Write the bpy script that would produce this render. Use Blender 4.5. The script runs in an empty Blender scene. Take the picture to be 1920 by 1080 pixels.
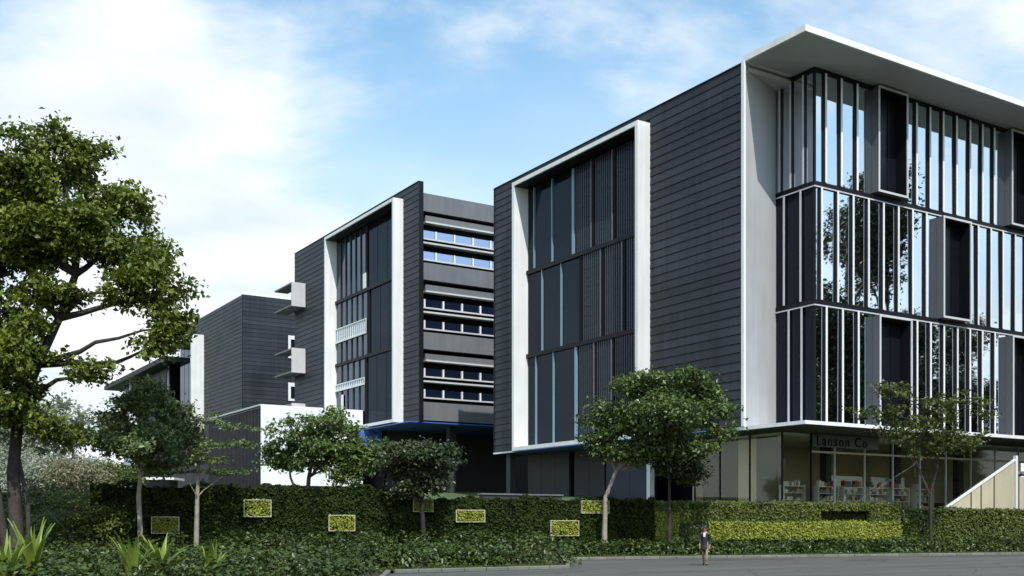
import bpy, math, random
import numpy as np
from mathutils import Vector

sc = bpy.context.scene
R = math.radians
COL = sc.collection

# ------------------------------------------------------------------ camera
cam_d = bpy.data.cameras.new('camera')
cam = bpy.data.objects.new('camera', cam_d)
COL.objects.link(cam)
cam.location = (-53.518, -49.014, 1.9)
cam.rotation_euler = (R(90), 0, R(-32.22))
cam_d.sensor_width = 36.0
cam_d.lens = 36.0 * 2011 / 1920
cam_d.shift_y = 440 / 1920
cam_d.clip_start = 0.5
cam_d.clip_end = 6000
sc.camera = cam

# ------------------------------------------------------------------ sky, sun, exposure
SUN_AZ = (-0.30, -0.954)          # horizontal direction towards the sun
SUN_EL = R(50)
SKY_STRENGTH = 0.15
SUN_STRENGTH = 3.8
EXPOSURE = 0.2

world = bpy.data.worlds.new('World')
sc.world = world
world.use_nodes = True
wn = world.node_tree
wn.nodes.clear()


def N(tree, kind, **kw):
    n = tree.nodes.new(kind)
    for k, v in kw.items():
        setattr(n, k, v)
    return n


def L(tree, a, b):
    tree.links.new(a, b)


def math_node(tree, op, a, b=None, clamp=False):
    m = N(tree, 'ShaderNodeMath', operation=op)
    m.use_clamp = clamp
    for i, v in enumerate((a, b)):
        if v is None:
            continue
        if isinstance(v, (int, float)):
            m.inputs[i].default_value = v
        else:
            L(tree, v, m.inputs[i])
    return m.outputs[0]


def build_world():
    t = wn
    sky = N(t, 'ShaderNodeTexSky', sky_type='NISHITA')
    sky.sun_disc = False
    sky.sun_elevation = SUN_EL
    sky.sun_rotation = math.atan2(SUN_AZ[0], SUN_AZ[1])
    sky.air_density = 1.0
    sky.dust_density = 0.6
    sky.ozone_density = 1.5
    tc = N(t, 'ShaderNodeTexCoord')
    sep = N(t, 'ShaderNodeSeparateXYZ')
    L(t, tc.outputs['Generated'], sep.inputs[0])
    zc = math_node(t, 'MAXIMUM', sep.outputs[2], 0.0)
    za = math_node(t, 'ADD', zc, 0.16)
    px = math_node(t, 'DIVIDE', sep.outputs[0], za)
    py = math_node(t, 'DIVIDE', sep.outputs[1], za)
    comb = N(t, 'ShaderNodeCombineXYZ')
    L(t, px, comb.inputs[0]); L(t, py, comb.inputs[1])
    mp = N(t, 'ShaderNodeMapping')
    mp.inputs['Location'].default_value = (3.1, 1.7, 0.4)
    L(t, comb.outputs[0], mp.inputs[0])
    n1 = N(t, 'ShaderNodeTexNoise')
    n1.inputs['Scale'].default_value = 1.5
    n1.inputs['Detail'].default_value = 9
    n1.inputs['Roughness'].default_value = 0.56
    n1.inputs['Distortion'].default_value = 0.25
    L(t, mp.outputs[0], n1.inputs['Vector'])

    def lobe(d, lo, hi):
        """soft weather cell round a compass direction"""
        dv = Vector(d).normalized()
        dot = N(t, 'ShaderNodeVectorMath', operation='DOT_PRODUCT')
        L(t, tc.outputs['Generated'], dot.inputs[0])
        dot.inputs[1].default_value = dv
        mr = N(t, 'ShaderNodeMapRange', interpolation_type='SMOOTHSTEP')
        L(t, dot.outputs['Value'], mr.inputs[0])
        mr.inputs[1].default_value = lo
        mr.inputs[2].default_value = hi
        return mr.outputs[0]

    gap = lobe((0.48, 0.80, 0.50), 0.952, 0.996)       # open blue sky between the cloud banks
    bank = lobe((0.22, 0.87, 0.44), 0.93, 0.995)        # the big cumulus bank
    f = math_node(t, 'ADD', n1.outputs['Fac'], math_node(t, 'MULTIPLY', bank, 0.16))
    east = lobe((0.844, 0.65, 0.42), 0.95, 0.998)       # thin cloud drifting to the right
    f = math_node(t, 'ADD', f, math_node(t, 'MULTIPLY', east, 0.12))
    f = math_node(t, 'SUBTRACT', f, math_node(t, 'MULTIPLY', gap, 0.20))
    mr = N(t, 'ShaderNodeMapRange', interpolation_type='SMOOTHSTEP')
    L(t, f, mr.inputs[0])
    mr.inputs[1].default_value = 0.42
    mr.inputs[2].default_value = 0.66
    cloud = mr.outputs[0]
    # thickening veil towards the horizon
    veil = N(t, 'ShaderNodeMapRange', interpolation_type='SMOOTHSTEP')
    L(t, zc, veil.inputs[0])
    veil.inputs[1].default_value = 0.50
    veil.inputs[2].default_value = 0.06
    veil.inputs[3].default_value = 0.0
    veil.inputs[4].default_value = 0.95
    inv = math_node(t, 'MULTIPLY', math_node(t, 'SUBTRACT', 1.0, cloud), math_node(t, 'SUBTRACT', 1.0, veil.outputs[0]))
    fac = math_node(t, 'SUBTRACT', 1.0, inv, clamp=True)
    # cloud body: soft grey-white modelling
    n2 = N(t, 'ShaderNodeTexNoise')
    n2.inputs['Scale'].default_value = 2.3
    n2.inputs['Detail'].default_value = 6
    L(t, mp.outputs[0], n2.inputs['Vector'])
    cr = N(t, 'ShaderNodeValToRGB')
    cr.color_ramp.elements[0].position = 0.36
    cr.color_ramp.elements[0].color = (0.70, 0.80, 0.86, 1)
    cr.color_ramp.elements[1].position = 0.60
    cr.color_ramp.elements[1].color = (0.95, 0.98, 1.0, 1)
    L(t, n2.outputs['Fac'], cr.inputs[0])
    b1 = N(t, 'ShaderNodeBackground')
    b1.inputs['Strength'].default_value = SKY_STRENGTH
    tint = N(t, 'ShaderNodeMix', data_type='RGBA', blend_type='MULTIPLY')
    tint.inputs[0].default_value = 1.0
    L(t, sky.outputs[0], tint.inputs[6])
    tint.inputs[7].default_value = (1.05, 1.42, 1.38, 1)
    L(t, tint.outputs[2], b1.inputs['Color'])
    b2 = N(t, 'ShaderNodeBackground')
    b2.inputs['Strength'].default_value = 1.0
    L(t, cr.outputs[0], b2.inputs['Color'])
    mix = N(t, 'ShaderNodeMixShader')
    L(t, fac, mix.inputs[0]); L(t, b1.outputs[0], mix.inputs[1]); L(t, b2.outputs[0], mix.inputs[2])
    out = N(t, 'ShaderNodeOutputWorld')
    L(t, mix.outputs[0], out.inputs['Surface'])


build_world()
sun_d = bpy.data.lights.new('sun', 'SUN')
sun_d.energy = SUN_STRENGTH
sun_d.angle = R(0.5)
sun_d.color = (1.0, 0.97, 0.92)
sun = bpy.data.objects.new('sun', sun_d)
COL.objects.link(sun)
sun_dir = Vector((SUN_AZ[0] * math.cos(SUN_EL), SUN_AZ[1] * math.cos(SUN_EL), math.sin(SUN_EL)))
sun.rotation_euler = sun_dir.to_track_quat('Z', 'Y').to_euler()
sun.location = (-60, -80, 80)

sc.view_settings.view_transform = 'Standard'
sc.view_settings.look = 'None'
sc.view_settings.exposure = EXPOSURE
sc.view_settings.gamma = 1.0
sc.view_settings.use_curve_mapping = False
sc.cycles.max_bounces = 7
sc.cycles.transparent_max_bounces = 12
sc.cycles.caustics_reflective = False
sc.cycles.caustics_refractive = False

# ------------------------------------------------------------------ materials
MATS = {}


def base_mat(name):
    m = bpy.data.materials.new(name)
    m.use_nodes = True
    MATS[name] = m
    return m, m.node_tree, m.node_tree.nodes['Principled BSDF']


def surf(name, col, rough=0.6, var=0.12, scale=0.8, metal=0.0, spec=0.5, bump=0.0, bscale=20.0, streak=0.0):
    """painted / metal / masonry surface with blotchy colour wear and uneven gloss"""
    m, t, b = base_mat(name)
    geo = N(t, 'ShaderNodeNewGeometry')
    nz = N(t, 'ShaderNodeTexNoise')
    nz.inputs['Scale'].default_value = scale
    nz.inputs['Detail'].default_value = 7
    L(t, geo.outputs['Position'], nz.inputs['Vector'])
    cr = N(t, 'ShaderNodeValToRGB')
    cr.color_ramp.elements[0].position = 0.3
    cr.color_ramp.elements[1].position = 0.7
    cr.color_ramp.elements[0].color = tuple(c * (1 - var) for c in col) + (1,)
    cr.color_ramp.elements[1].color = tuple(min(1, c * (1 + var)) for c in col) + (1,)
    L(t, nz.outputs['Fac'], cr.inputs[0])
    colsock = cr.outputs[0]
    # piece to piece difference
    oi = N(t, 'ShaderNodeObjectInfo')
    hv = N(t, 'ShaderNodeHueSaturation')
    mr = N(t, 'ShaderNodeMapRange')
    L(t, oi.outputs['Random'], mr.inputs[0])
    mr.inputs[3].default_value = 1 - var
    mr.inputs[4].default_value = 1 + var
    L(t, mr.outputs[0], hv.inputs['Value'])
    L(t, colsock, hv.inputs['Color'])
    colsock = hv.outputs[0]
    if streak > 0:
        mp = N(t, 'ShaderNodeMapping')
        mp.inputs['Scale'].default_value = (1.6, 1.6, 0.07)
        L(t, geo.outputs['Position'], mp.inputs[0])
        n2 = N(t, 'ShaderNodeTexNoise')
        n2.inputs['Scale'].default_value = 1.5
        n2.inputs['Detail'].default_value = 6
        L(t, mp.outputs[0], n2.inputs['Vector'])
        mr2 = N(t, 'ShaderNodeMapRange')
        L(t, n2.outputs['Fac'], mr2.inputs[0])
        mr2.inputs[1].default_value = 0.35; mr2.inputs[2].default_value = 0.7
        mr2.inputs[3].default_value = 1.0; mr2.inputs[4].default_value = 1.0 - streak
        mx = N(t, 'ShaderNodeMix', data_type='RGBA', blend_type='MULTIPLY')
        mx.inputs[0].default_value = 1.0
        L(t, colsock, mx.inputs[6])
        L(t, mr2.outputs[0], mx.inputs[7])
        colsock = mx.outputs[2]
    L(t, colsock, b.inputs['Base Color'])
    rr = N(t, 'ShaderNodeMapRange')
    L(t, nz.outputs['Fac'], rr.inputs[0])
    rr.inputs[3].default_value = max(0.02, rough - 0.12)
    rr.inputs[4].default_value = min(1, rough + 0.12)
    L(t, rr.outputs[0], b.inputs['Roughness'])
    b.inputs['Metallic'].default_value = metal
    b.inputs['Specular IOR Level'].default_value = spec
    if bump > 0:
        n3 = N(t, 'ShaderNodeTexNoise')
        n3.inputs['Scale'].default_value = bscale
        n3.inputs['Detail'].default_value = 5
        L(t, geo.outputs['Position'], n3.inputs['Vector'])
        bp = N(t, 'ShaderNodeBump')
        bp.inputs['Strength'].default_value = bump
        bp.inputs['Distance'].default_value = 0.05
        L(t, n3.outputs['Fac'], bp.inputs['Height'])
        L(t, bp.outputs[0], b.inputs['Normal'])
    return m


def mirror_glass(name, tint, refl, body, rough=0.02):
    """coated curtain-wall glass: partial mirror over a dark interior"""
    m, t, b = base_mat(name)
    b.inputs['Base Color'].default_value = body + (1,)
    b.inputs['Roughness'].default_value = 0.4
    b.inputs['Specular IOR Level'].default_value = 0.0
    g = N(t, 'ShaderNodeBsdfGlossy')
    g.inputs['Color'].default_value = tint + (1,)
    g.inputs['Roughness'].default_value = rough
    geo = N(t, 'ShaderNodeNewGeometry')
    nz = N(t, 'ShaderNodeTexNoise')
    nz.inputs['Scale'].default_value = 0.35
    nz.inputs['Detail'].default_value = 2
    L(t, geo.outputs['Position'], nz.inputs['Vector'])
    bp = N(t, 'ShaderNodeBump')
    bp.inputs['Strength'].default_value = 0.03
    bp.inputs['Distance'].default_value = 0.3
    L(t, nz.outputs['Fac'], bp.inputs['Height'])
    L(t, bp.outputs[0], g.inputs['Normal'])
    lw = N(t, 'ShaderNodeFresnel')
    lw.inputs['IOR'].default_value = 1.5
    f = math_node(t, 'ADD', refl, math_node(t, 'MULTIPLY', lw.outputs[0], 0.6), clamp=True)
    mix = N(t, 'ShaderNodeMixShader')
    L(t, f, mix.inputs[0]); L(t, b.outputs[0], mix.inputs[1]); L(t, g.outputs[0], mix.inputs[2])
    L(t, mix.outputs[0], t.nodes['Material Output'].inputs['Surface'])
    return m


def clear_glass(name, tint=(0.97, 0.96, 0.90), refl=0.03):
    m, t, b = base_mat(name)
    tr = N(t, 'ShaderNodeBsdfTransparent')
    tr.inputs['Color'].default_value = tint + (1,)
    g = N(t, 'ShaderNodeBsdfGlossy')
    g.inputs['Color'].default_value = (0.85, 0.9, 0.85, 1)
    g.inputs['Roughness'].default_value = 0.03
    lw = N(t, 'ShaderNodeFresnel')
    gb = N(t, 'ShaderNodeNewGeometry')
    f = math_node(t, 'ADD', refl, math_node(t, 'MULTIPLY', lw.outputs[0], 0.8), clamp=True)
    f = math_node(t, 'MULTIPLY', f, math_node(t, 'SUBTRACT', 1.0, gb.outputs['Backfacing']))
    mix = N(t, 'ShaderNodeMixShader')
    L(t, f, mix.inputs[0]); L(t, tr.outputs[0], mix.inputs[1]); L(t, g.outputs[0], mix.inputs[2])
    L(t, mix.outputs[0], t.nodes['Material Output'].inputs['Surface'])
    return m


def leaf_mat(name, dark, light, trans=0.3, rough=0.45, patch=0.35, spec=0.4):
    """foliage: every leaf its own tone, broad patches of fresher and older growth"""
    m, t, b = base_mat(name)
    geo = N(t, 'ShaderNodeNewGeometry')
    nz = N(t, 'ShaderNodeTexNoise')
    nz.inputs['Scale'].default_value = patch
    nz.inputs['Detail'].default_value = 3
    L(t, geo.outputs['Position'], nz.inputs['Vector'])
    f = math_node(t, 'ADD', math_node(t, 'MULTIPLY', geo.outputs['Random Per Island'], 0.55),
                  math_node(t, 'MULTIPLY', nz.outputs['Fac'], 0.75))
    f = math_node(t, 'SUBTRACT', f, 0.15, clamp=True)
    cr = N(t, 'ShaderNodeValToRGB')
    cr.color_ramp.elements[0].position = 0.05
    cr.color_ramp.elements[0].color = dark + (1,)
    cr.color_ramp.elements[1].position = 0.95
    cr.color_ramp.elements[1].color = light + (1,)
    L(t, f, cr.inputs[0])
    L(t, cr.outputs[0], b.inputs['Base Color'])
    b.inputs['Roughness'].default_value = rough
    b.inputs['Specular IOR Level'].default_value = spec
    tl = N(t, 'ShaderNodeBsdfTranslucent')
    L(t, cr.outputs[0], tl.inputs['Color'])
    mix = N(t, 'ShaderNodeMixShader')
    mix.inputs[0].default_value = trans
    L(t, b.outputs[0], mix.inputs[1]); L(t, tl.outputs[0], mix.inputs[2])
    L(t, mix.outputs[0], t.nodes['Material Output'].inputs['Surface'])
    return m


surf('white', (0.80, 0.80, 0.80), 0.5, 0.04, 0.5, streak=0.12)
surf('white_panel', (0.82, 0.85, 0.87), 0.5, 0.03, 0.4, streak=0.04)
surf('soffit_shade', (0.40, 0.41, 0.43), 0.5, 0.05, 0.5, streak=0.0)
surf('fin_grey', (0.44, 0.44, 0.45), 0.5, 0.05, 0.5, streak=0.12)
surf('light_grey', (0.55, 0.55, 0.56), 0.5, 0.05, 0.5, streak=0.06)
surf('box_grey', (0.10, 0.10, 0.11), 0.4, 0.06, 0.6)
surf('mid_grey', (0.145, 0.15, 0.16), 0.6, 0.07, 0.6, streak=0.12)
surf('cladding', (0.033, 0.038, 0.046), 0.5, 0.20, 0.25, spec=0.22, streak=0.35)
surf('backing', (0.006, 0.006, 0.008), 0.8, 0.1, spec=0.2)
surf('dark_metal', (0.007, 0.008, 0.011), 0.5, 0.15, spec=0.2)
surf('dark_panel', (0.006, 0.0075, 0.011), 0.3, 0.18, 0.3, spec=0.30, streak=0.1)
surf('screen', (0.045, 0.052, 0.068), 0.35, 0.12, 0.5, metal=0.3, streak=0.15)
surf('cyan_glass', (0.17, 0.29, 0.35), 0.15, 0.05, 0.5)
surf('blue_paint', (0.06, 0.13, 0.50), 0.45, 0.06, 0.6)
surf('navy_paint', (0.008, 0.012, 0.045), 0.5, 0.1, 0.5)
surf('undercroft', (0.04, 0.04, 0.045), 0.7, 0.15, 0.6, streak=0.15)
surf('concrete', (0.20, 0.20, 0.19), 0.85, 0.15, 1.2, bump=0.3, streak=0.1)
surf('kerb', (0.15, 0.155, 0.13), 0.85, 0.16, 1.5, bump=0.4, bscale=30)
surf('interior_wall', (0.50, 0.44, 0.30), 0.7, 0.12, 0.4)
surf('strip_dark', (0.030, 0.030, 0.024), 0.8, 0.3, 1.5, bump=0.3)
surf('patch', (0.050, 0.049, 0.044), 0.85, 0.2, 2.0, bump=0.3)
surf('interior_dark', (0.06, 0.055, 0.030), 0.7, 0.15, 0.5)
surf('interior_floor', (0.55, 0.49, 0.38), 0.5, 0.1, 0.6)
surf('beige', (0.52, 0.46, 0.33), 0.5, 0.06, 0.8, streak=0.08)
surf('bark', (0.055, 0.043, 0.034), 0.9, 0.35, 3.0, bump=0.8, bscale=12)
surf('bark_pale', (0.28, 0.24, 0.19), 0.85, 0.25, 3.0, bump=0.5, bscale=14)
surf('bark_red', (0.085, 0.040, 0.026), 0.9, 0.3, 3.0, bump=0.8, bscale=12)
surf('bark_dark', (0.035, 0.028, 0.022), 0.9, 0.3, 3.0, bump=0.6, bscale=12)
surf('hedge_core', (0.008, 0.013, 0.004), 0.95, 0.3, 2.0, spec=0.05)
surf('soil', (0.035, 0.028, 0.020), 0.95, 0.3, 2.0, bump=0.8, bscale=8)
surf('grass_ground', (0.050, 0.075, 0.020), 0.95, 0.35, 0.5, bump=0.8, bscale=14)
surf('skin', (0.30, 0.19, 0.13), 0.5, 0.05, 5.0)
surf('hair', (0.012, 0.010, 0.009), 0.5, 0.2, 8.0)
surf('black_cloth', (0.018, 0.018, 0.022), 0.8, 0.2, 6.0)
surf('white_cloth', (0.75, 0.75, 0.73), 0.8, 0.05, 6.0)
surf('leather', (0.010, 0.010, 0.010), 0.35, 0.1, 6.0)
mirror_glass('facade_glass', (0.86, 0.93, 1.0), 0.86, (0.008, 0.010, 0.014))
mirror_glass('side_glass', (0.60, 0.68, 0.80), 0.16, (0.010, 0.014, 0.022))
mirror_glass('spandrel_glass', (0.34, 0.40, 0.48), 0.03, (0.007, 0.009, 0.013), 0.08)
mirror_glass('strip_glass', (0.58, 0.72, 1.0), 0.62, (0.012, 0.020, 0.045))
clear_glass('shop_glass')
for i, c in enumerate([(0.30, 0.06, 0.05), (0.45, 0.42, 0.36), (0.10, 0.12, 0.15), (0.36, 0.26, 0.20), (0.55, 0.55, 0.52), (0.16, 0.18, 0.13)]):
    surf('goods%d' % i, c, 0.5, 0.1, 2.0)

leaf_mat('leaf_big', (0.026, 0.052, 0.009), (0.235, 0.285, 0.034), 0.30, 0.42)
leaf_mat('leaf_slim', (0.05, 0.085, 0.028), (0.24, 0.29, 0.1), 0.25, 0.40)
leaf_mat('leaf_round', (0.03, 0.066, 0.02), (0.19, 0.26, 0.065), 0.25, 0.40)
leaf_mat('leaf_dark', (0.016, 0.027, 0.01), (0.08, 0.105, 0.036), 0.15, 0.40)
leaf_mat('leaf_wide', (0.022, 0.046, 0.016), (0.155, 0.21, 0.048), 0.22, 0.40)
leaf_mat('leaf_fork', (0.028, 0.036, 0.011), (0.135, 0.175, 0.03), 0.25, 0.45)
leaf_mat('leaf_haze', (0.17, 0.19, 0.14), (0.48, 0.51, 0.38), 0.35, 0.6)  # distance haze put into pale leaf colours, the air itself stays clear
leaf_mat('leaf_shrub', (0.01, 0.024, 0.006), (0.105, 0.145, 0.026), 0.18, 0.38, 0.6)
leaf_mat('leaf_wall_shade', (0.012, 0.022, 0.004), (0.05, 0.072, 0.014), 0.2, 0.6, 0.4, 0.12)  # the living wall's shade is put into this dark leaf colour
leaf_mat('leaf_gold', (0.16, 0.19, 0.018), (0.40, 0.43, 0.055), 0.25, 0.5, 0.8)
leaf_mat('leaf_hedge', (0.028, 0.048, 0.008), (0.16, 0.195, 0.028), 0.22, 0.5, 0.5)
leaf_mat('leaf_straw', (0.16, 0.15, 0.085), (0.34, 0.32, 0.19), 0.3, 0.7, 0.8)
leaf_mat('leaf_lily', (0.06, 0.11, 0.014), (0.32, 0.40, 0.06), 0.35, 0.35, 2.0, spec=0.5)
leaf_mat('leaf_far', (0.010, 0.018, 0.008), (0.055, 0.075, 0.022), 0.25, 0.5)
leaf_mat('leaf_grass', (0.030, 0.050, 0.010), (0.11, 0.14, 0.03), 0.25, 0.6, 0.7)


def asphalt():
    m, t, b = base_mat('asphalt')
    geo = N(t, 'ShaderNodeNewGeometry')
    fine = N(t, 'ShaderNodeTexNoise')
    fine.inputs['Scale'].default_value = 22; fine.inputs['Detail'].default_value = 6
    L(t, geo.outputs['Position'], fine.inputs['Vector'])
    mp = N(t, 'ShaderNodeMapping')
    mp.inputs['Rotation'].default_value = (0, 0, R(13.95))
    mp.inputs['Scale'].default_value = (0.07, 0.75, 1)
    L(t, geo.outputs['Position'], mp.inputs[0])
    big = N(t, 'ShaderNodeTexNoise')
    big.inputs['Scale'].default_value = 1.0; big.inputs['Detail'].default_value = 5
    L(t, mp.outputs[0], big.inputs['Vector'])
    f = math_node(t, 'ADD', math_node(t, 'MULTIPLY', fine.outputs['Fac'], 0.4), math_node(t, 'MULTIPLY', big.outputs['Fac'], 0.7))
    cr = N(t, 'ShaderNodeValToRGB')
    cr.color_ramp.elements[0].position = 0.35; cr.color_ramp.elements[0].color = (0.055, 0.054, 0.047, 1)
    cr.color_ramp.elements[1].position = 0.75; cr.color_ramp.elements[1].color = (0.120, 0.117, 0.100, 1)
    L(t, f, cr.inputs[0])
    vo = N(t, 'ShaderNodeTexVoronoi', feature='DISTANCE_TO_EDGE')
    vo.inputs['Scale'].default_value = 0.22
    wv = N(t, 'ShaderNodeVectorMath', operation='ADD')
    L(t, geo.outputs['Position'], wv.inputs[0]); L(t, big.outputs['Color'], wv.inputs[1])
    L(t, wv.outputs[0], vo.inputs['Vector'])
    ck = N(t, 'ShaderNodeMapRange')
    L(t, vo.outputs['Distance'], ck.inputs[0])
    ck.inputs[1].default_value = 0.0; ck.inputs[2].default_value = 0.012
    ck.inputs[3].default_value = 0.45; ck.inputs[4].default_value = 1.0
    mx = N(t, 'ShaderNodeMix', data_type='RGBA', blend_type='MULTIPLY')
    mx.inputs[0].default_value = 1.0
    L(t, cr.outputs[0], mx.inputs[6]); L(t, ck.outputs[0], mx.inputs[7])
    L(t, mx.outputs[2], b.inputs['Base Color'])
    b.inputs['Roughness'].default_value = 0.85
    bp = N(t, 'ShaderNodeBump'); bp.inputs['Strength'].default_value = 0.4; bp.inputs['Distance'].default_value = 0.02
    L(t, fine.outputs['Fac'], bp.inputs['Height']); L(t, bp.outputs[0], b.inputs['Normal'])


asphalt()

# ------------------------------------------------------------------ building blocks
WLOC = {}          # world location of every object that can be a parent


def link(o, parent=None, world=(0, 0, 0)):
    COL.objects.link(o)
    w = Vector(world)
    if parent is not None:
        o.parent = parent
        o.location = w - WLOC[parent.name]
    else:
        o.location = w
    WLOC[o.name] = w
    return o


def tag(o, label=None, cat=None, group=None, kind=None):
    if label: o['label'] = label
    if cat: o['category'] = cat
    if group: o['group'] = group
    if kind: o['kind'] = kind
    return o


def thing(name, loc, label, cat, group=None):
    o = bpy.data.objects.new(name, None)
    o.empty_display_size = 0.5
    link(o, None, loc)
    return tag(o, label, cat, group)


class MB:
    """collects faces in world coordinates; build() makes ONE mesh object with its origin in its middle"""
    def __init__(self):
        self.v = []; self.f = []

    def box(self, x0, x1, y0, y1, z0, z1):
        n = len(self.v)
        self.v += [(x0, y0, z0), (x1, y0, z0), (x1, y1, z0), (x0, y1, z0), (x0, y0, z1), (x1, y0, z1), (x1, y1, z1), (x0, y1, z1)]
        self.f += [tuple(n + i for i in q) for q in ((0, 3, 2, 1), (4, 5, 6, 7), (0, 1, 5, 4), (1, 2, 6, 5), (2, 3, 7, 6), (3, 0, 4, 7))]
        return self

    def obox(self, o, ax, a0, a1, b0, b1, z0, z1):
        """box in a turned plan frame: origin o, unit axis ax, second axis ax turned +90"""
        bx = (-ax[1], ax[0])
        n = len(self.v)
        for z in (z0, z1):
            for a, b in ((a0, b0), (a1, b0), (a1, b1), (a0, b1)):
                self.v.append((o[0] + a * ax[0] + b * bx[0], o[1] + a * ax[1] + b * bx[1], z))
        self.f += [tuple(n + i for i in q) for q in ((0, 3, 2, 1), (4, 5, 6, 7), (0, 1, 5, 4), (1, 2, 6, 5), (2, 3, 7, 6), (3, 0, 4, 7))]
        return self

    def prism(self, pts, z0, z1):
        n = len(self.v); k = len(pts)
        z0s = z0 if isinstance(z0, (list, tuple)) else [z0] * k
        z1s = z1 if isinstance(z1, (list, tuple)) else [z1] * k
        self.v += [(p[0], p[1], z) for p, z in zip(pts, z0s)] + [(p[0], p[1], z) for p, z in zip(pts, z1s)]
        self.f.append(tuple(n + i for i in reversed(range(k))))
        self.f.append(tuple(n + k + i for i in range(k)))
        for i in range(k):
            j = (i + 1) % k
            self.f.append((n + i, n + j, n + k + j, n + k + i))
        return self

    def extr(self, prof, axis, a0, a1):
        """extrude a 2-D profile along 'x' (profile y,z) or 'y' (profile x,z)"""
        n = len(self.v); k = len(prof)
        for a in (a0, a1):
            for p, q in prof:
                self.v.append((a, p, q) if axis == 'x' else (p, a, q))
        self.f.append(tuple(n + i for i in range(k)))
        self.f.append(tuple(n + k + i for i in reversed(range(k))))
        for i in range(k):
            j = (i + 1) % k
            self.f.append((n + j, n + i, n + k + i, n + k + j))
        return self

    def tube(self, pts, rad, sides=7):
        pts = [Vector(p) for p in pts]
        n0 = len(self.v)
        for i, p in enumerate(pts):
            d = (pts[min(i + 1, len(pts) - 1)] - pts[max(i - 1, 0)]).normalized()
            if i == 0:
                a = d.orthogonal().normalized()
            else:
                a = (a - d * a.dot(d)).normalized()
            b = d.cross(a)
            for s in range(sides):
                th = 2 * math.pi * s / sides
                self.v.append(tuple(p + (a * math.cos(th) + b * math.sin(th)) * rad[i]))
        for i in range(len(pts) - 1):
            for s in range(sides):
                s2 = (s + 1) % sides
                self.f.append((n0 + i * sides + s, n0 + i * sides + s2, n0 + (i + 1) * sides + s2, n0 + (i + 1) * sides + s))
        self.f.append(tuple(n0 + (len(pts) - 1) * sides + s for s in range(sides)))
        return self

    def build(self, name, mat, parent=None, smooth=False):
        a = np.array(self.v, dtype=float)
        c = (a.min(0) + a.max(0)) / 2
        me = bpy.data.meshes.new(name)
        me.from_pydata([tuple(p) for p in (a - c)], [], self.f)
        me.materials.append(MATS[mat])
        me.update()
        if smooth:
            me.polygons.foreach_set('use_smooth', [True] * len(me.polygons))
        o = bpy.data.objects.new(name, me)
        return link(o, parent, c)


def box(name, mat, parent, x0, x1, y0, y1, z0, z1):
    return MB().box(x0, x1, y0, y1, z0, z1).build(name, mat, parent)


def inst(name, mesh, loc, parent, rotz=0.0):
    o = bpy.data.objects.new(name, mesh)
    link(o, parent, loc)
    o.rotation_euler = (0, 0, rotz)
    return o


def raw_mesh(name, mat, mb):
    me = bpy.data.meshes.new(name)
    me.from_pydata(mb.v, [], mb.f)
    me.materials.append(MATS[mat])
    me.update()
    return me


BOARD = {}


def boards(parent, side, fixed, a0, a1, z0, pitch, n, mat='cladding'):
    """horizontal lap boards, each an object. side 'x': wall faces -x, runs along y; side 'y': faces -y, runs along x"""
    Ln = a1 - a0
    key = (round(Ln, 3), round(pitch, 3), mat)
    if key not in BOARD:
        h = pitch - 0.035
        prof = [(-0.085, -h / 2), (0.0, -h / 2), (0.0, h / 2), (-0.045, h / 2)]
        BOARD[key] = raw_mesh('board', mat, MB().extr(prof, 'y', -Ln / 2, Ln / 2))
    for i in range(n):
        z = z0 + pitch * (i + 0.5)
        if side == 'x':
            inst('board', BOARD[key], (fixed, (a0 + a1) / 2, z), parent)
        else:
            inst('board', BOARD[key], ((a0 + a1) / 2, fixed, z), parent, R(90))


# street frame: a runs along the kerb, b from the kerb towards the buildings
K0 = (-21.88, -4.41)
ST = (0.9705, -0.2411)


def st(a, b):
    return (K0[0] + a * ST[0] - b * ST[1], K0[1] + a * ST[1] + b * ST[0])


def sheet(name, pts, z, mat):
    c = np.array([p for p in pts]).mean(0)
    me = bpy.data.meshes.new(name)
    me.from_pydata([(p[0] - c[0], p[1] - c[1], 0) for p in pts], [], [tuple(range(len(pts)))])
    me.materials.append(MATS[mat])
    o = bpy.data.objects.new(name, me)
    link(o, None, (c[0], c[1], z))
    return o


# ------------------------------------------------------------------ foliage
def leaf_object(name, P, Nrm, S, mat, parent=None, width=0.30, fold=0.10, seed=0, up=None):
    rng = np.random.RandomState(seed)
    n = len(P)
    Nrm = Nrm / (np.linalg.norm(Nrm, axis=1, keepdims=True) + 1e-9)
    T = rng.normal(size=(n, 3))
    if up is not None:
        T = T + np.array(up)
    T -= Nrm * (T * Nrm).sum(1, keepdims=True)
    T /= (np.linalg.norm(T, axis=1, keepdims=True) + 1e-9)
    B = np.cross(Nrm, T)
    s = np.asarray(S).reshape(-1, 1) * np.ones((n, 1))
    V = np.empty((n, 4, 3))
    V[:, 0] = P - T * s * 0.5
    V[:, 1] = P - B * s * width + Nrm * s * fold + T * s * 0.05
    V[:, 2] = P + T * s * 0.5 - Nrm * s * fold * 0.6
    V[:, 3] = P + B * s * width + Nrm * s * fold + T * s * 0.05
    V = V.reshape(-1, 3)
    c = (V.min(0) + V.max(0)) / 2
    me = bpy.data.meshes.new(name)
    me.vertices.add(n * 4)
    me.vertices.foreach_set('co', (V - c).ravel())
    idx = np.arange(n).reshape(-1, 1) * 4 + np.array([[0, 1, 2, 0, 2, 3]])
    me.loops.add(n * 6)
    me.loops.foreach_set('vertex_index', idx.ravel())
    me.polygons.add(n * 2)
    me.polygons.foreach_set('loop_start', np.arange(n * 2) * 3)
    me.polygons.foreach_set('loop_total', np.full(n * 2, 3))
    me.materials.append(MATS[mat])
    me.update()
    me.validate()
    o = bpy.data.objects.new(name, me)
    return link(o, parent, c)


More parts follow.
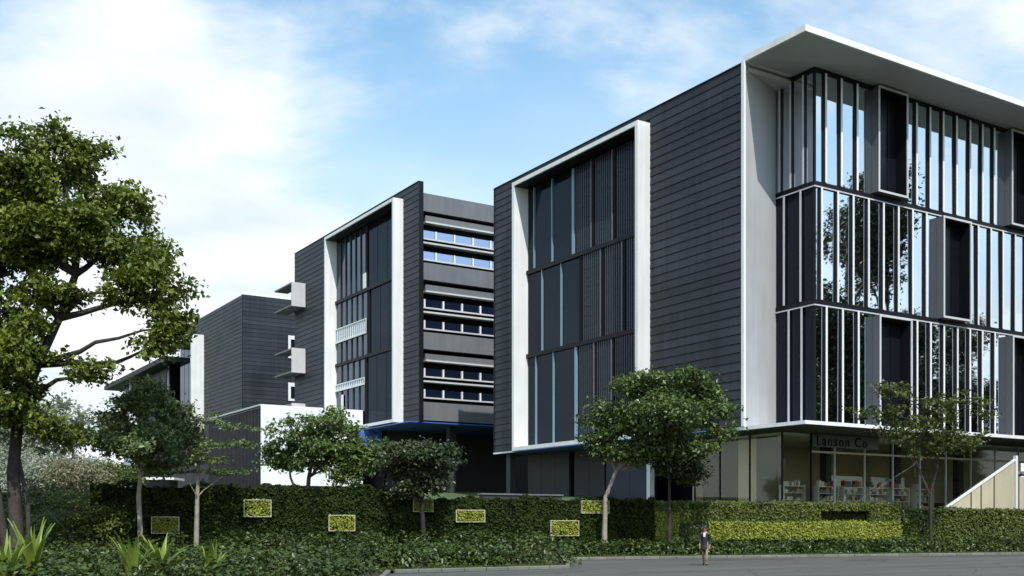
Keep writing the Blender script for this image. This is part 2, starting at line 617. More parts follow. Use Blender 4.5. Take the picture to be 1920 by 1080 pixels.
def crown_points(lobes, n_cl, per, cr, seed, flat=0.6, depth_k=1.0, shell=0.33):
    """leaf clumps through the volume of the lobes (x,y,z,rh,rv), denser towards the outside"""
    rng = np.random.RandomState(seed)
    Lb = np.array(lobes, float)
    vol = Lb[:, 3] ** 2 * Lb[:, 4]
    w = vol ** 0.8 / (vol ** 0.8).sum()
    which = rng.choice(len(Lb), n_cl, p=w)
    d = rng.normal(size=(n_cl, 3)); d /= np.linalg.norm(d, axis=1, keepdims=True)
    r = rng.uniform(0.12, 1, (n_cl, 1)) ** shell
    rad = np.stack([Lb[which, 3] * depth_k, Lb[which, 3] * depth_k, Lb[which, 4]], 1)
    C = Lb[which, :3] + d * r * rad
    size = cr * rng.uniform(0.55, 1.35, (n_cl, 1))
    k = rng.poisson(per, n_cl).clip(3)
    rep = np.repeat(np.arange(n_cl), k)
    m = len(rep)
    off = rng.normal(size=(m, 3)) * np.array([1, 1, flat]) * 0.55
    P = C[rep] + off * size[rep]
    Nrm = rng.normal(size=(m, 3)) * 0.75 + d[rep] * 0.55 + np.array([0, 0, 0.75])
    return C, which, P, Nrm, rng


def tree(name, label, base, trunk, lobes, n_cl, per, cr, leaf, lmat, bmat, seed, group=None, limb_r=0.10, flat=0.6,
         shell=0.33, twigs=60, width=0.30, extra_trunks=(), start=0.55, cat='tree'):
    t = thing(name, base, label, cat, group)
    rb = np.random.RandomState(seed + 50)
    bumpy = []
    for (lx, ly, lz, lr, lv) in lobes:
        bumpy.append((lx, ly, lz, lr * 0.80, lv * 0.74))
        for q in range(5):
            dv = rb.normal(size=3); dv /= np.linalg.norm(dv); dv[2] = abs(dv[2]) * 1.15 - 0.25
            kk = rb.uniform(0.30, 0.52)
            bumpy.append((lx + dv[0] * lr * 1.0, ly + dv[1] * lr * 1.0, lz + dv[2] * lv * 1.05, lr * kk, lv * kk * 0.8))
    main = lobes
    lobes = bumpy
    C, which, P, Nrm, rng = crown_points(lobes, n_cl, per, cr * 0.9, seed, flat, 1.0, shell)
    mb = MB()
    pts = [Vector((base[0] + p[0], base[1] + p[1], base[2] + p[2])) for p in trunk]
    mb.tube(pts, [p[3] for p in trunk], 9)
    for ex in extra_trunks:
        mb.tube([Vector((base[0] + p[0], base[1] + p[1], base[2] + p[2])) for p in ex], [p[3] for p in ex], 7)
    k0 = max(1, int(len(pts) * start))
    for i, lb in enumerate(main):
        e = Vector(lb[:3])
        cand = [j for j in range(k0, len(pts)) if pts[j].z < e.z + 0.3] or [k0]
        s = min((pts[j] for j in cand), key=lambda p: (p - e).length + 0.35 * max(0.0, p.z - e.z + 1.2))
        mid = s.lerp(e, 0.5) + Vector(rng.normal(size=3) * 0.07 * (e - s).length)
        mid.z += 0.10 * (e - s).length
        ln = (e - s).length
        jit = lambda k: Vector(rng.normal(size=3) * k * ln)
        mb.tube([s, s.lerp(mid, 0.35) + jit(0.012), s.lerp(mid, 0.7) + jit(0.014), mid, mid.lerp(e, 0.35) + jit(0.014), mid.lerp(e, 0.7) + jit(0.012), e],
                [limb_r, limb_r * 0.8, limb_r * 0.66, limb_r * 0.55, limb_r * 0.42, limb_r * 0.30, limb_r * 0.18], 6)
    for q, lb in enumerate(lobes):
        if q % 6:
            s = Vector(lobes[q - q % 6][:3]); e = Vector(lb[:3])
            mb.tube([s, s.lerp(e, 0.5) + Vector(rng.normal(size=3) * 0.06), e], [limb_r * 0.3, limb_r * 0.2, limb_r * 0.12], 5)
    for j in rng.choice(len(C), min(twigs, len(C)), replace=False):
        e = Vector(C[j]); s = Vector(lobes[which[j]][:3])
        mid = s.lerp(e, 0.5) + Vector(rng.normal(size=3) * 0.08)
        mb.tube([s, mid, e], [limb_r * 0.25, limb_r * 0.16, limb_r * 0.06], 4)
    mb.build('trunk', bmat, t, True)
    S = leaf * rng.uniform(0.42, 1.55, len(P))
    leaf_object('crown', P, Nrm, S, lmat, t, width, 0.10, seed + 1)
    return t


def foliage_slab(name, mat, parent, o, ax, a0, a1, b0, b1, z0, z1, n, leaf, seed, lump=0.0, top=0.25):
    """clipped hedge skin: leaves over the street face, top and ends of a block"""
    rng = np.random.RandomState(seed)
    bx = np.array([-ax[1], ax[0]]); axv = np.array(ax)
    u = rng.rand(n); q = rng.rand(n)
    A = a0 + (a1 - a0) * rng.rand(n)
    Bv = np.where(u < 1 - top, b0 - np.abs(rng.normal(size=n)) * 0.06 + 0.05, b0 + (b1 - b0) * rng.rand(n))
    Z = np.where(u < 1 - top, z0 + (z1 - z0) * q, z1 + rng.normal(size=n) * 0.05)
    if lump > 0:
        ph = rng.rand(6) * 6.28
        wob = np.sin(A * 1.7 + ph[0]) + np.sin(A * 3.9 + ph[1]) * 0.7 + np.sin(A * 8.3 + Z * 3 + ph[2]) * 0.6 + np.sin(Z * 5 + A + ph[3]) * 0.5
        Z = z0 + (Z - z0) * (1 + lump * 0.35 * wob / 2)
        Bv = Bv - lump * 0.25 * wob
    endm = rng.rand(n) < 0.06
    A = np.where(endm, np.where(rng.rand(n) < 0.5, a0, a1), A)
    Bv = np.where(endm, b0 + (b1 - b0) * rng.rand(n), Bv)
    xy = np.array(o)[None, :2] + A[:, None] * axv + Bv[:, None] * bx
    P = np.concatenate([xy, Z[:, None]], 1)
    fn = np.array([-bx[0], -bx[1], 0.35])
    tn = np.array([-bx[0] * 0.3, -bx[1] * 0.3, 1.0])
    Nrm = np.where((u < 1 - top)[:, None], fn, tn) + rng.normal(size=(n, 3)) * 0.6
    S = leaf * rng.uniform(0.6, 1.4, n)
    return leaf_object(name, P, Nrm, S, mat, parent, 0.33, 0.1, seed + 3)


def shrub_mass(name, mat, parent, poly_fn, n_bush, per, br, leaf, seed, h0, h1, z0=0.1):
    """a bed of rounded bushes grown into each other"""
    rng = np.random.RandomState(seed)
    Ps, Ns = [], []
    for i in range(n_bush):
        x, y = poly_fn(rng)
        r = br * rng.uniform(0.7, 1.3)
        hgt = rng.uniform(h0, h1)
        k = rng.poisson(per)
        d = rng.normal(size=(k, 3)); d /= np.linalg.norm(d, axis=1, keepdims=True)
        d[:, 2] = np.abs(d[:, 2]) * 1.1 - 0.15
        rr = rng.uniform(0.55, 1.05, (k, 1)) ** 0.5
        P = np.array([x, y, z0]) + d * rr * np.array([r, r, hgt])
        P[:, 2] = np.maximum(P[:, 2], z0 + 0.03)
        Ps.append(P); Ns.append(d * 0.7 + np.array([0, 0, 0.6]) + rng.normal(size=(k, 3)) * 0.5)
    P = np.concatenate(Ps); Nr = np.concatenate(Ns)
    return leaf_object(name, P, Nr, leaf * rng.uniform(0.6, 1.4, len(P)), mat, parent, 0.30, 0.1, seed + 9)

# ================================================================== THE SETTING
rng0 = random.Random(4)
tag(sheet('ground', [(-1500, -1500), (1500, -1500), (1500, 2500), (-1500, 2500)], -0.02, 'grass_ground'), kind='structure')
tag(sheet('road', [st(-120, -110), st(170, -110), st(170, 0.02), st(0, 0.02), (-27.83, -12.73), (-36.0, -12.73), (-41.0, -22.0), (-120, -22.0)], 0.0, 'asphalt'), kind='structure')
tag(sheet('planting_bed', [(-27.9, -12.60), st(0.1, 0.1), st(-0.5, 6), st(-75, 6), (-100, -21.9), (-40.9, -21.9), (-36.0, -12.60)], 0.10, 'soil'), kind='structure')
tag(sheet('verge', [st(0.1, 0.12), st(75, 0.12), st(75, 6), st(-0.5, 6)], 0.104, 'grass_ground'), kind='structure')
tag(sheet('verge_opposite', [st(40, -13), st(170, -13), st(170, -60), st(40, -60)], 0.11, 'grass_ground'), kind='structure')

tag(sheet('kerb_strip', [st(0.0, -0.30), st(75, -0.30), st(75, 0.0), st(0.0, 0.0)], 0.004, 'strip_dark'), kind='structure')  # darker strip along the foot of the kerb
tag(sheet('kerb_strip', [(-36.0, -13.0), (-27.75, -13.0), (-27.85, -12.73), (-36.0, -12.73)], 0.004, 'strip_dark'), kind='structure')

for a_, b_, w_, l_ in ((6.5, -3.2, 1.1, 5.0), (21.0, -1.6, 0.9, 7.0), (13.0, -5.4, 1.3, 3.2)):
    tag(sheet('road_patch', [st(a_, b_), st(a_ + l_, b_), st(a_ + l_, b_ + w_), st(a_, b_ + w_)], 0.004, 'patch'), kind='structure')

# terrace on which the buildings stand
def sm(x):
    x = min(1, max(0, x)); return x * x * (3 - 2 * x)
def tz(a, b):
    z = 2.4 + 1.8 * sm((b - 16) / 22) + 1.7 * sm((b - 40) / 45)
    if a < -23:
        z = 0.1 + (z + 0.6 * (1 - sm((b - 9) / 20)) - 0.1) * sm((b + 0.2) / 9.0)
    return z
def terrace():
    A = np.concatenate([np.linspace(-160, -24, 18), np.linspace(-22.5, 75, 30), np.linspace(80, 240, 10)])
    Bs = np.concatenate([[-0.2, 1.6, 3.2, 4.75], np.linspace(6, 40, 14), np.linspace(46, 130, 12), np.linspace(150, 400, 8)])
    v, f = [], []
    for a in A:
        for b in Bs:
            z = -0.5 if (b < 4.74 and a > -23) else tz(a, b)
            bb = max(b, 4.74) if (a > -23 and b < 4.74) else b
            x, y = st(a, bb)
            v.append((x, y, z))
    nb = len(Bs)
    for i in range(len(A) - 1):
        for j in range(nb - 1):
            f.append((i * nb + j, (i + 1) * nb + j, (i + 1) * nb + j + 1, i * nb + j + 1))
    mb = MB(); mb.v = v; mb.f = f
    return tag(mb.build('terrace', 'grass_ground', None, True), kind='structure')
terrace()

# kerbs, stone by stone
kerb = bpy.data.objects.new('kerb', None); link(kerb, None, (K0[0], K0[1], 0)); tag(kerb, kind='structure')
def stone_mesh(ln):
    h = 0.145
    prof = [(0, -0.05), (0.16, -0.05), (0.16, h), (0.03, h), (0.0, h - 0.03)]
    return raw_mesh('kerb_stone', 'kerb', MB().extr(prof, 'x', -ln / 2, ln / 2))
KS = stone_mesh(0.975)
ang = math.atan2(ST[1], ST[0])
for i in range(64):
    p = st(i + 0.5, rng0.uniform(-0.006, 0.006)); inst('kerb_stone', KS, (p[0], p[1], rng0.uniform(-0.006, 0.004)), kerb, ang)
for i in range(8):
    inst('kerb_stone', KS, (-28.33 - i, -12.73 + rng0.uniform(-0.006, 0.006), rng0.uniform(-0.006, 0.004)), kerb, 0)
dd = Vector((-5.0, -9.27)).normalized()
for i in range(10):
    inst('kerb_stone', KS, (-36.0 + dd.x * (i + 0.55), -12.73 + dd.y * (i + 0.55), 0), kerb, math.atan2(-dd.y, -dd.x))
d = Vector((K0[0] + 27.83, K0[1] + 12.73)); dl = d.length; d.normalize()
for i in range(10):
    inst('kerb_stone', KS, (-27.83 + d.x * (i + 0.5) * dl / 10, -12.73 + d.y * (i + 0.5) * dl / 10, 0), kerb, math.atan2(d.y, d.x))

# ================================================================== MAIN BUILDING (right)
B1 = thing('office_building', (20, 20, 3.4), 'dark clad office block with white canopy and glazed corner, nearest on the right', 'building')
box('core', 'backing', B1, 5.35, 58, 8.0, 38.9, 8.7, 33.5)
MB().box(0.46, 5.3, 7.9, 38.9, 8.7, 33.5).build('core', 'backing', B1)
# side wall backing and boards
MB().box(0.0, 0.40, 5.75, 15.74, 8.62, 33.88).box(0.0, 0.40, 33.84, 38.96, 8.62, 33.88).box(0.0, 0.40, 15.74, 33.84, 32.92, 33.88).build('wall_backing', 'backing', B1)
P1 = (33.90 - 8.62) / 39
boards(B1, 'x', 0.0, 5.76, 15.72, 8.62, P1, 39)
boards(B1, 'x', 0.0, 33.86, 38.90, 8.62, P1, 39)
boards(B1, 'x', 0.0, 15.74, 33.84, 33.90 - P1, P1, 1)
box('corner_trim', 'dark_metal', B1, -0.10, 0.30, 38.92, 39.06, 8.62, 33.94)
box('coping', 'dark_metal', B1, -0.12, 0.45, 5.76, 39.08, 33.905, 33.98)
# gable wall towards the second building
box('rear_wall', 'cladding', B1, 0.30, 58, 38.96, 39.05, 8.7, 33.9)
# canopy, roof and floor slab
MB().box(0.0, 60, 0.0, 5.74, 34.03, 34.45).box(0.46, 60, 5.74, 8.4, 34.03, 34.40).build('canopy', 'white', B1)
MB().box(0.42, 58, 5.76, 38.9, 33.55, 33.86).build('roof', 'light_grey', B1)
MB().box(0.0, 60, 0.0, 7.85, 8.36, 8.60).build('floor_slab', 'white', B1)
box('added_canopy_shade', 'soffit_shade', B1, 0.12, 59.8, 0.12, 5.40, 33.985, 34.025)  # added panel, the canopy underside's shade is put into its grey
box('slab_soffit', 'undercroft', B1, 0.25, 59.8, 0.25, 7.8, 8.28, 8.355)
# splayed end fin
MB().prism([(0.10, 5.60), (4.80, 7.20), (4.80, 7.60), (0.10, 5.745)], 8.605, 34.025).build('corner_fin', 'fin_grey', B1)
box('fin_edge', 'white', B1, -0.11, 0.095, 5.50, 5.755, 8.605, 34.025)
# glazing
GX, GY = 4.80, 3.56
ROWS = [(25.98, 33.70), (17.64, 25.55), (8.95, 17.20)]
BEAM = [(33.70, 34.02), (25.55, 25.98), (17.20, 17.64), (8.602, 8.95)]
for z0, z1 in BEAM:
    MB().box(GX - 0.10, 58, GY - 0.10, GY + 0.25, z0, z1).box(GX - 0.10, GX + 0.25, GY + 0.25, 7.19, z0, z1).build('floor_beam', 'dark_metal', B1)
for z0, z1 in BEAM[1:3]:
    MB().box(GX - 0.16, 58, GY - 0.16, GY - 0.103, z0 - 0.0, z0 + 0.09).box(GX - 0.16, GX - 0.103, GY - 0.103, 7.12, z0, z0 + 0.09).build('beam_trim', 'light_grey', B1)
FRONT = [
    ([4.8, 5.78, 7.40, 9.08, 10.83, 14.12, 15.75, 17.35, 18.95, 20.60, 22.30, 23.90, 25.45, 27.10, 30.5, 32.1, 33.7, 35.3], [(10.83, 14.12), (27.10, 30.5)]),
    ([4.8, 5.35, 7.02, 8.65, 10.30, 11.95, 13.64, 15.28, 16.90, 18.34, 21.78, 23.35, 25.0, 26.62, 28.28, 29.9, 31.5, 33.1, 34.7], [(18.34, 21.78)]),
    ([4.8, 5.83, 7.52, 9.20, 10.95, 14.60, 15.80, 17.40, 19.02, 20.70, 22.28, 23.88, 25.52, 27.25, 30.7, 32.3, 33.9, 35.5], [(10.95, 14.60), (27.25, 30.7)]),
]
LEFT = [[3.56, 4.45, 5.65, 6.69, 7.18], [3.56, 4.69, 6.27, 7.18], [3.56, 4.59, 5.81, 7.18]]
for r, (z0, z1) in enumerate(ROWS):
    xs, boxes = FRONT[r]
    h = z1 - z0
    mm = raw_mesh('mullion', 'dark_metal', MB().box(-0.05, 0.05, -0.17, 0.06, -h / 2, h / 2))
    cm = raw_mesh('cap', 'white', MB().box(-0.08, 0.08, -0.22, -0.172, -h / 2, h / 2))
    for i in range(len(xs) - 1):
        a, b = xs[i], xs[i + 1]
        if (a, b) in boxes:
            continue
        pn = box('pane', 'facade_glass', B1, a + 0.02, b - 0.02, GY, GY + 0.04, z0, z1)
        pn.rotation_euler = (R(rng0.uniform(-0.25, 0.25)), 0, R(rng0.uniform(-0.25, 0.25)))
    for i, a in enumerate(xs[1:]):
        if any(abs(a - q) < 0.01 for bb in boxes for q in bb):
            continue
        m = inst('mullion', mm, (a, GY, (z0 + z1) / 2), B1)
        inst('cap', cm, (a, GY, (z0 + z1) / 2), m)
    ys = LEFT[r]
    ml = raw_mesh('mullion', 'dark_metal', MB().box(-0.16, 0.06, -0.05, 0.05, -h / 2, h / 2))
    cl = raw_mesh('cap', 'light_grey', MB().box(-0.21, -0.162, -0.07, 0.07, -h / 2, h / 2))
    for i in range(len(ys) - 1):
        pn = box('pane', 'facade_glass' if r == 0 else 'spandrel_glass', B1, GX, GX + 0.04, ys[i] + 0.02 + (0.06 if i == 0 else 0), ys[i + 1] - 0.02, z0, z1)
        pn.rotation_euler = (0, R(rng0.uniform(-0.25, 0.25)), R(rng0.uniform(-0.25, 0.25)))
        if 0 < i:
            m = inst('mullion', ml, (GX, ys[i], (z0 + z1) / 2), B1)
            inst('cap', cl, (GX, ys[i], (z0 + z1) / 2), m)
    box('corner_post', 'dark_metal', B1, GX - 0.09, GX + 0.07, GY - 0.09, GY + 0.07, z0, z1)
    for (a, b) in boxes:
        t0, t1 = (z0 + 0.12, z1 + 0.12) if r == 0 else ((z0 + 0.02, z1 - 0.1) if r == 1 else (z0 - 0.25, z1 - 0.1))
        Y0 = GY - 0.68
        wb = MB()
        wb.box(a, a + 0.16, Y0 + 0.06, GY + 0.4, t0, t1).box(b - 0.16, b, Y0 + 0.06, GY + 0.4, t0, t1)
        wb.box(a + 0.16, b - 0.16, Y0 + 0.06, GY + 0.4, t0, t0 + 0.16).box(a + 0.16, b - 0.16, Y0 + 0.06, GY + 0.4, t1 - 0.16, t1)
        w = wb.build('window_box', 'box_grey', B1)
        MB().box(a - 0.02, a + 0.13, Y0, Y0 + 0.058, t0 - 0.02, t1 + 0.02).box(b - 0.13, b + 0.02, Y0, Y0 + 0.058, t0 - 0.02, t1 + 0.02) \
            .box(a + 0.13, b - 0.13, Y0, Y0 + 0.058, t0 - 0.02, t0 + 0.13).box(a + 0.13, b - 0.13, Y0, Y0 + 0.058, t1 - 0.13, t1 + 0.02).build('rim', 'light_grey', w)
        MB().box(a + 0.165, a + 0.19, Y0 + 0.07, GY + 0.29, t0 + 0.19, t1 - 0.19).box(b - 0.19, b - 0.165, Y0 + 0.07, GY + 0.29, t0 + 0.19, t1 - 0.19) \
            .box(a + 0.165, b - 0.165, Y0 + 0.07, GY + 0.29, t0 + 0.163, t0 + 0.188).box(a + 0.165, b - 0.165, Y0 + 0.07, GY + 0.29, t1 - 0.188, t1 - 0.163).build('lining', 'dark_metal', w)
        box('back_panel', 'dark_panel', w, a + 0.16, b - 0.16, GY + 0.30, GY + 0.36, t0 + 0.16, t1 - 0.16)
        for k in (1, 2):
            q = a + 0.16 + (b - a - 0.32) * k / 3
            box('panel_joint', 'dark_metal', w, q - 0.03, q + 0.03, GY + 0.24, GY + 0.298, t0 + 0.17, t1 - 0.17)

# big projecting frame on the side wall
def side_frame(bld, y0, y1, z0, z1, zmid, rows, xo=-1.3, th=0.34, mat='white'):
    box('frame_jamb', mat, bld, xo, 0.30, y0, y0 + th, z0 + th, z1 - th)
    box('frame_jamb', mat, bld, xo, 0.30, y1 - th, y1, z0 + th, z1 - th)
    box('frame_head', mat, bld, xo, 0.30, y0, y1, z1 - th, z1)
    box('frame_sill', mat, bld, xo, 0.30, y0, y1, z0, z0 + th)
    box('frame_soffit', 'dark_metal', bld, xo + 0.15, 0.30, y0 + th + 0.01, y1 - th - 0.01, z1 - th - 0.06, z1 - th - 0.004)
    box('frame_back', 'backing', bld, 0.33, 0.45, y0 + 0.02, y1 - 0.02, z0 + 0.05, z1 - 0.02)
    for z in zmid:
        box('floor_beam', 'dark_metal', bld, 0.02, 0.30, y0 + th, y1 - th, z - 0.18, z + 0.18)
    lv = [z0 + th] + list(zmid) + [z1 - th]
    for r, row in enumerate(rows):
        b0, b1 = lv[r] + (0.19 if r else 0.02), lv[r + 1] - 0.19
        for kind, a, b in row:
            a = max(a, y0 + th + 0.01); b = min(b, y1 - th - 0.01)
            if kind == 'p':
                box('panel', 'spandrel_glass', bld, 0.22, 0.29, a + 0.05, b - 0.05, b0, b1)
            elif kind == 'c':
                box('light_strip', 'cyan_glass', bld, 0.10, 0.29, a + (b - a) * 0.3, b - (b - a) * 0.25, b0, b1)
            elif kind == 'd':
                box('dark_post', 'backing', bld, 0.10, 0.29, a, b, b0, b1)
            elif kind == 'g':
                p = box('pane', 'side_glass', bld, 0.24, 0.28, a, b, b0, b1)
            elif kind == 's':
                p = box('pane', 'side_glass', bld, 0.24, 0.28, a, b, b0, b1)
                m = MB(); k = max(3, int((b - a) / 0.28))
                for i in range(k):
                    q = a + (b - a) * (i + 0.5) / k
                    m.box(0.10, 0.20, q - 0.045, q + 0.045, b0 + 0.02, b1 - 0.02)
                for i in range(9):
                    zz = b0 + (b1 - b0) * (i + 0.5) / 9
                    m.box(0.205, 0.225, a, b, zz - 0.03, zz + 0.03)
                tag(m.build('louvre_screen', 'screen', bld), kind='stuff')
                box('screen_edge', 'mid_grey', bld, 0.06, 0.22, a - 0.05, a + 0.05, b0, b1)
            elif kind == 'n':
                p = box('pane', 'side_glass', bld, 0.24, 0.28, a, b, b0, b1)
                k = max(2, int((b - a) / 1.5))
                for i in range(1, k):
                    q = a + (b - a) * i / k
                    box('glazing_bar', 'screen', bld, 0.10, 0.235, q - 0.06, q + 0.06, b0, b1)


side_frame(B1, 15.70, 33.86, 8.45, 32.92, (17.15, 24.80), [
    [('p', 32.2, 34), ('c', 31.95, 32.2), ('p', 29.4, 31.95), ('c', 29.15, 29.4), ('p', 26.2, 29.15), ('c', 25.5, 26.2), ('s', 23.2, 25.4), ('d', 22.9, 23.2), ('s', 20.8, 22.9), ('d', 20.5, 20.8), ('s', 16, 20.4)],
    [('p', 31.2, 34), ('c', 30.95, 31.2), ('p', 28.2, 30.95), ('c', 27.95, 28.2), ('p', 25.3, 27.95), ('d', 24.95, 25.3), ('s', 22.3, 24.85), ('d', 21.9, 22.3), ('s', 19.4, 21.8), ('d', 19.0, 19.4), ('s', 16, 18.9)],
    [('p', 32.5, 34), ('c', 32.25, 32.5), ('p', 29.6, 32.25), ('c', 29.35, 29.6), ('p', 26.6, 29.35), ('c', 25.9, 26.6), ('s', 23.6, 25.8), ('d', 23.2, 23.6), ('s', 20.7, 23.1), ('d', 20.3, 20.7), ('s', 16, 20.2)],
])
# soffit and undercroft of the main building
box('blue_soffit', 'blue_paint', B1, -1.28, 6.0, 7.9, 33.8, 8.36, 8.445)
box('blue_soffit', 'blue_paint', B1, 0.05, 6.0, 33.88, 38.9, 8.50, 8.60)
box('bottom_trim', 'white', B1, -0.13, 0.04, 33.88, 39.06, 8.46, 8.61)
UC = 2.5
for a, b, m in ((30.2, 37.0, 'concrete'), (24.9, 29.4, 'concrete'), (18.2, 24.7, 'navy_paint')):
    k = max(1, int((b - a) / 2.2))
    for i in range(k):
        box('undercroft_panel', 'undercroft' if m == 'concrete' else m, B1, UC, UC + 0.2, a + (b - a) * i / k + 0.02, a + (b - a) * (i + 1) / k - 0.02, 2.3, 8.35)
box('undercroft_wall', 'backing', B1, 5.2, 5.5, 14, 44, 2.3, 8.6)
box('column', 'white', B1, 0.9, 1.35, 16.9, 17.3, 2.2, 8.35)
box('column', 'undercroft', B1, 0.6, 1.2, 37.2, 37.9, 2.3, 8.49)

# ground-floor shopfront
FZ = 2.9
SX, SY = 2.6, 4.5
box('shop_floor', 'interior_floor', B1, SX, 45, SY - 0.3, 15.9, 2.0, FZ)
box('shop_back_wall', 'interior_wall', B1, SX, 45, 13.6, 13.8, FZ, 8.27)
box('shop_ceiling', 'white', B1, SX + 0.1, 45, SY + 0.1, 13.5, 8.10, 8.27)
for k, m_ in enumerate(('interior_dark', 'interior_wall', 'interior_dark', 'interior_dark')):
    box('shop_partition', m_, B1, 3.1, 3.3, 5.6 + k * 1.9, 7.45 + k * 1.9, FZ, 8.09)
box('transom', 'interior_wall', B1, 5.5, 45, SY - 0.06, SY + 0.08, 6.92, 7.06)
fr = [2.6, 5.5, 7.95, 11.2, 14.4, 17.6, 20.8, 24.0, 27.2, 30.4, 33.6]
for i in range(len(fr) - 1):
    box('shop_pane', 'shop_glass', B1, fr[i] + 0.05, fr[i + 1] - 0.05, SY, SY + 0.03, FZ, 8.1)
    box('shop_mullion', 'light_grey' if i > 1 else 'dark_metal', B1, fr[i] - 0.05, fr[i] + 0.05, SY - 0.05, SY + 0.07, FZ, 8.26)
for y0, y1 in ((4.6, 7.6), (7.7, 10.7), (10.8, 13.5)):
    box('shop_pane', 'shop_glass', B1, SX, SX + 0.03, y0, y1, FZ, 8.1)
    box('shop_mullion', 'dark_metal', B1, SX - 0.05, SX + 0.06, y1, y1 + 0.1, FZ, 8.26)
sg = box('sign_band', 'mid_grey', B1, 5.55, 12.6, SY - 0.14, SY - 0.07, 7.35, 8.24)
tag(sg, 'grey sign band with dark lettering above the shopfront')
fc = bpy.data.curves.new('lettering', 'FONT')
fc.body = 'Lanson Co'
fc.size = 1.02; fc.extrude = 0.02; fc.space_character = 1.25
fc.materials.append(MATS['backing'])
tmp = bpy.data.objects.new('lettering_tmp', fc); COL.objects.link(tmp)
dg0 = bpy.context.evaluated_depsgraph_get(); dg0.update()
fm = bpy.data.meshes.new_from_object(tmp.evaluated_get(dg0)); bpy.data.objects.remove(tmp)
fo = bpy.data.objects.new('lettering', fm)
link(fo, sg, (5.85, SY - 0.165, 7.46)); fo.rotation_euler = (R(90), 0, 0)
for cx in (9.5, 17.5, 25.5, 33.5):
    box('column', 'undercroft', B1, cx - 0.3, cx + 0.3, 6.4, 7.0, FZ, 8.1)

# display units in the shop
rs = random.Random(11)
DISP = [(4.4, 5.0, 'near the glazed corner'), (7.8, 4.9, 'under the start of the sign band'), (10.6, 5.0, 'under the end of the sign band'),
        (13.4, 4.9, 'left of the forked tree'), (16.0, 5.0, 'behind the forked tree'), (18.8, 4.9, 'beside the foot of the beige stair')]
for k, (dx, dy, where) in enumerate(DISP):
    t = thing('display_shelf', (dx, dy, FZ), 'open shelf of coloured goods inside the shopfront, ' + where, 'shelf', 'display shelves in the shop window')
    w = 2.1
    for s in (-1, 1):
        box('upright', 'light_grey', t, dx + s * w / 2 - 0.03, dx + s * w / 2 + 0.03, dy, dy + 0.5, FZ, FZ + 1.7)
    for j in range(4):
        zz = FZ + 0.12 + j * 0.5
        box('shelf', 'light_grey' if j < 3 else 'white', t, dx - w / 2 + 0.035, dx + w / 2 - 0.035, dy, dy + 0.5, zz - 0.02, zz + 0.02)
        q = dx - w / 2 + 0.08
        while q < dx + w / 2 - 0.35:
            ww = rs.uniform(0.18, 0.42); hh = rs.uniform(0.15, 0.42) * (1.25 if j == 3 else 1)
            box('goods_box', 'goods%d' % rs.randrange(6), t, q, q + ww - 0.03, dy + 0.05, dy + rs.uniform(0.3, 0.46), zz + 0.021, zz + 0.02 + hh)
            q += ww + (rs.uniform(0.05, 0.25) if rs.random() < 0.4 else 0)
for k, (dx, dy, lab) in enumerate(((12.4, 6.6, 'long white counter inside the shop, behind the shelves left of the forked tree'), (17.6, 6.7, 'long white counter inside the shop, near the beige stair'))):
    t = thing('counter', (dx, dy, FZ), lab, 'counter', 'counters in the shop')
    box('counter_top', 'white', t, dx - 2.2, dx + 2.2, dy, dy + 0.8, FZ + 1.25, FZ + 1.33)
    box('front_panel', 'light_grey', t, dx - 2.15, dx + 2.15, dy + 0.05, dy + 0.75, FZ, FZ + 1.248)
    box('back_board', 'white_panel', t, dx - 2.0, dx + 2.0, dy + 0.76, dy + 0.84, FZ + 1.332, FZ + 2.6)

# ================================================================== OUTDOOR STAIR
ST0 = thing('stair', (19, 0, 3.0), 'beige panelled outdoor stair rising to the right in front of the shop', 'stair')
x0s, x1s, zb, zt = 14.9, 23.0, 3.0, 6.62
def zl(x):
    return zb + (zt - zb) * (x - x0s) / (x1s - x0s)
cuts = [15.0, 17.45, 18.65, 20.25, 22.9]
for i in range(4):
    a, b = cuts[i] + 0.06, cuts[i + 1] - 0.06
    MB().prism([(a, -0.04), (b, -0.04), (b, 0.04), (a, 0.04)], 2.6, [zl(a), zl(b), zl(b), zl(a)]).build('side_panel', 'beige', ST0)
for c in cuts[1:4]:
    box('post', 'dark_metal', ST0, c - 0.05, c + 0.05, -0.06, 0.06, 2.6, zl(c) + 0.02)
MB().prism([(x0s - 0.3, -0.10), (x1s, -0.10), (x1s, 0.10), (x0s - 0.3, 0.10)], [zl(x0s - 0.3) + 0.06, zl(x1s) + 0.06, zl(x1s) + 0.06, zl(x0s - 0.3) + 0.06],
           [zl(x0s - 0.3) + 0.20, zl(x1s) + 0.20, zl(x1s) + 0.20, zl(x0s - 0.3) + 0.20]).build('handrail', 'white', ST0)
box('newel', 'white', ST0, 22.92, 23.16, -0.12, 0.12, 2.6, zt + 0.42)
for i in range(20):
    xs_ = x0s + (x1s - x0s) * i / 20
    box('step', 'concrete', ST0, xs_, xs_ + (x1s - x0s) / 20 - 0.01, 0.08, 1.9, zl(xs_) - 0.95, zl(xs_) - 0.72)
box('landing', 'concrete', ST0, 23.05, 30, 0.08, 1.9, zt - 0.98, zt - 0.75)
for i in range(3):
    box('side_panel', 'beige', ST0, 23.5 + i * 2.0, 25.4 + i * 2.0, -0.04, 0.04, 2.6, zt - 1.2)

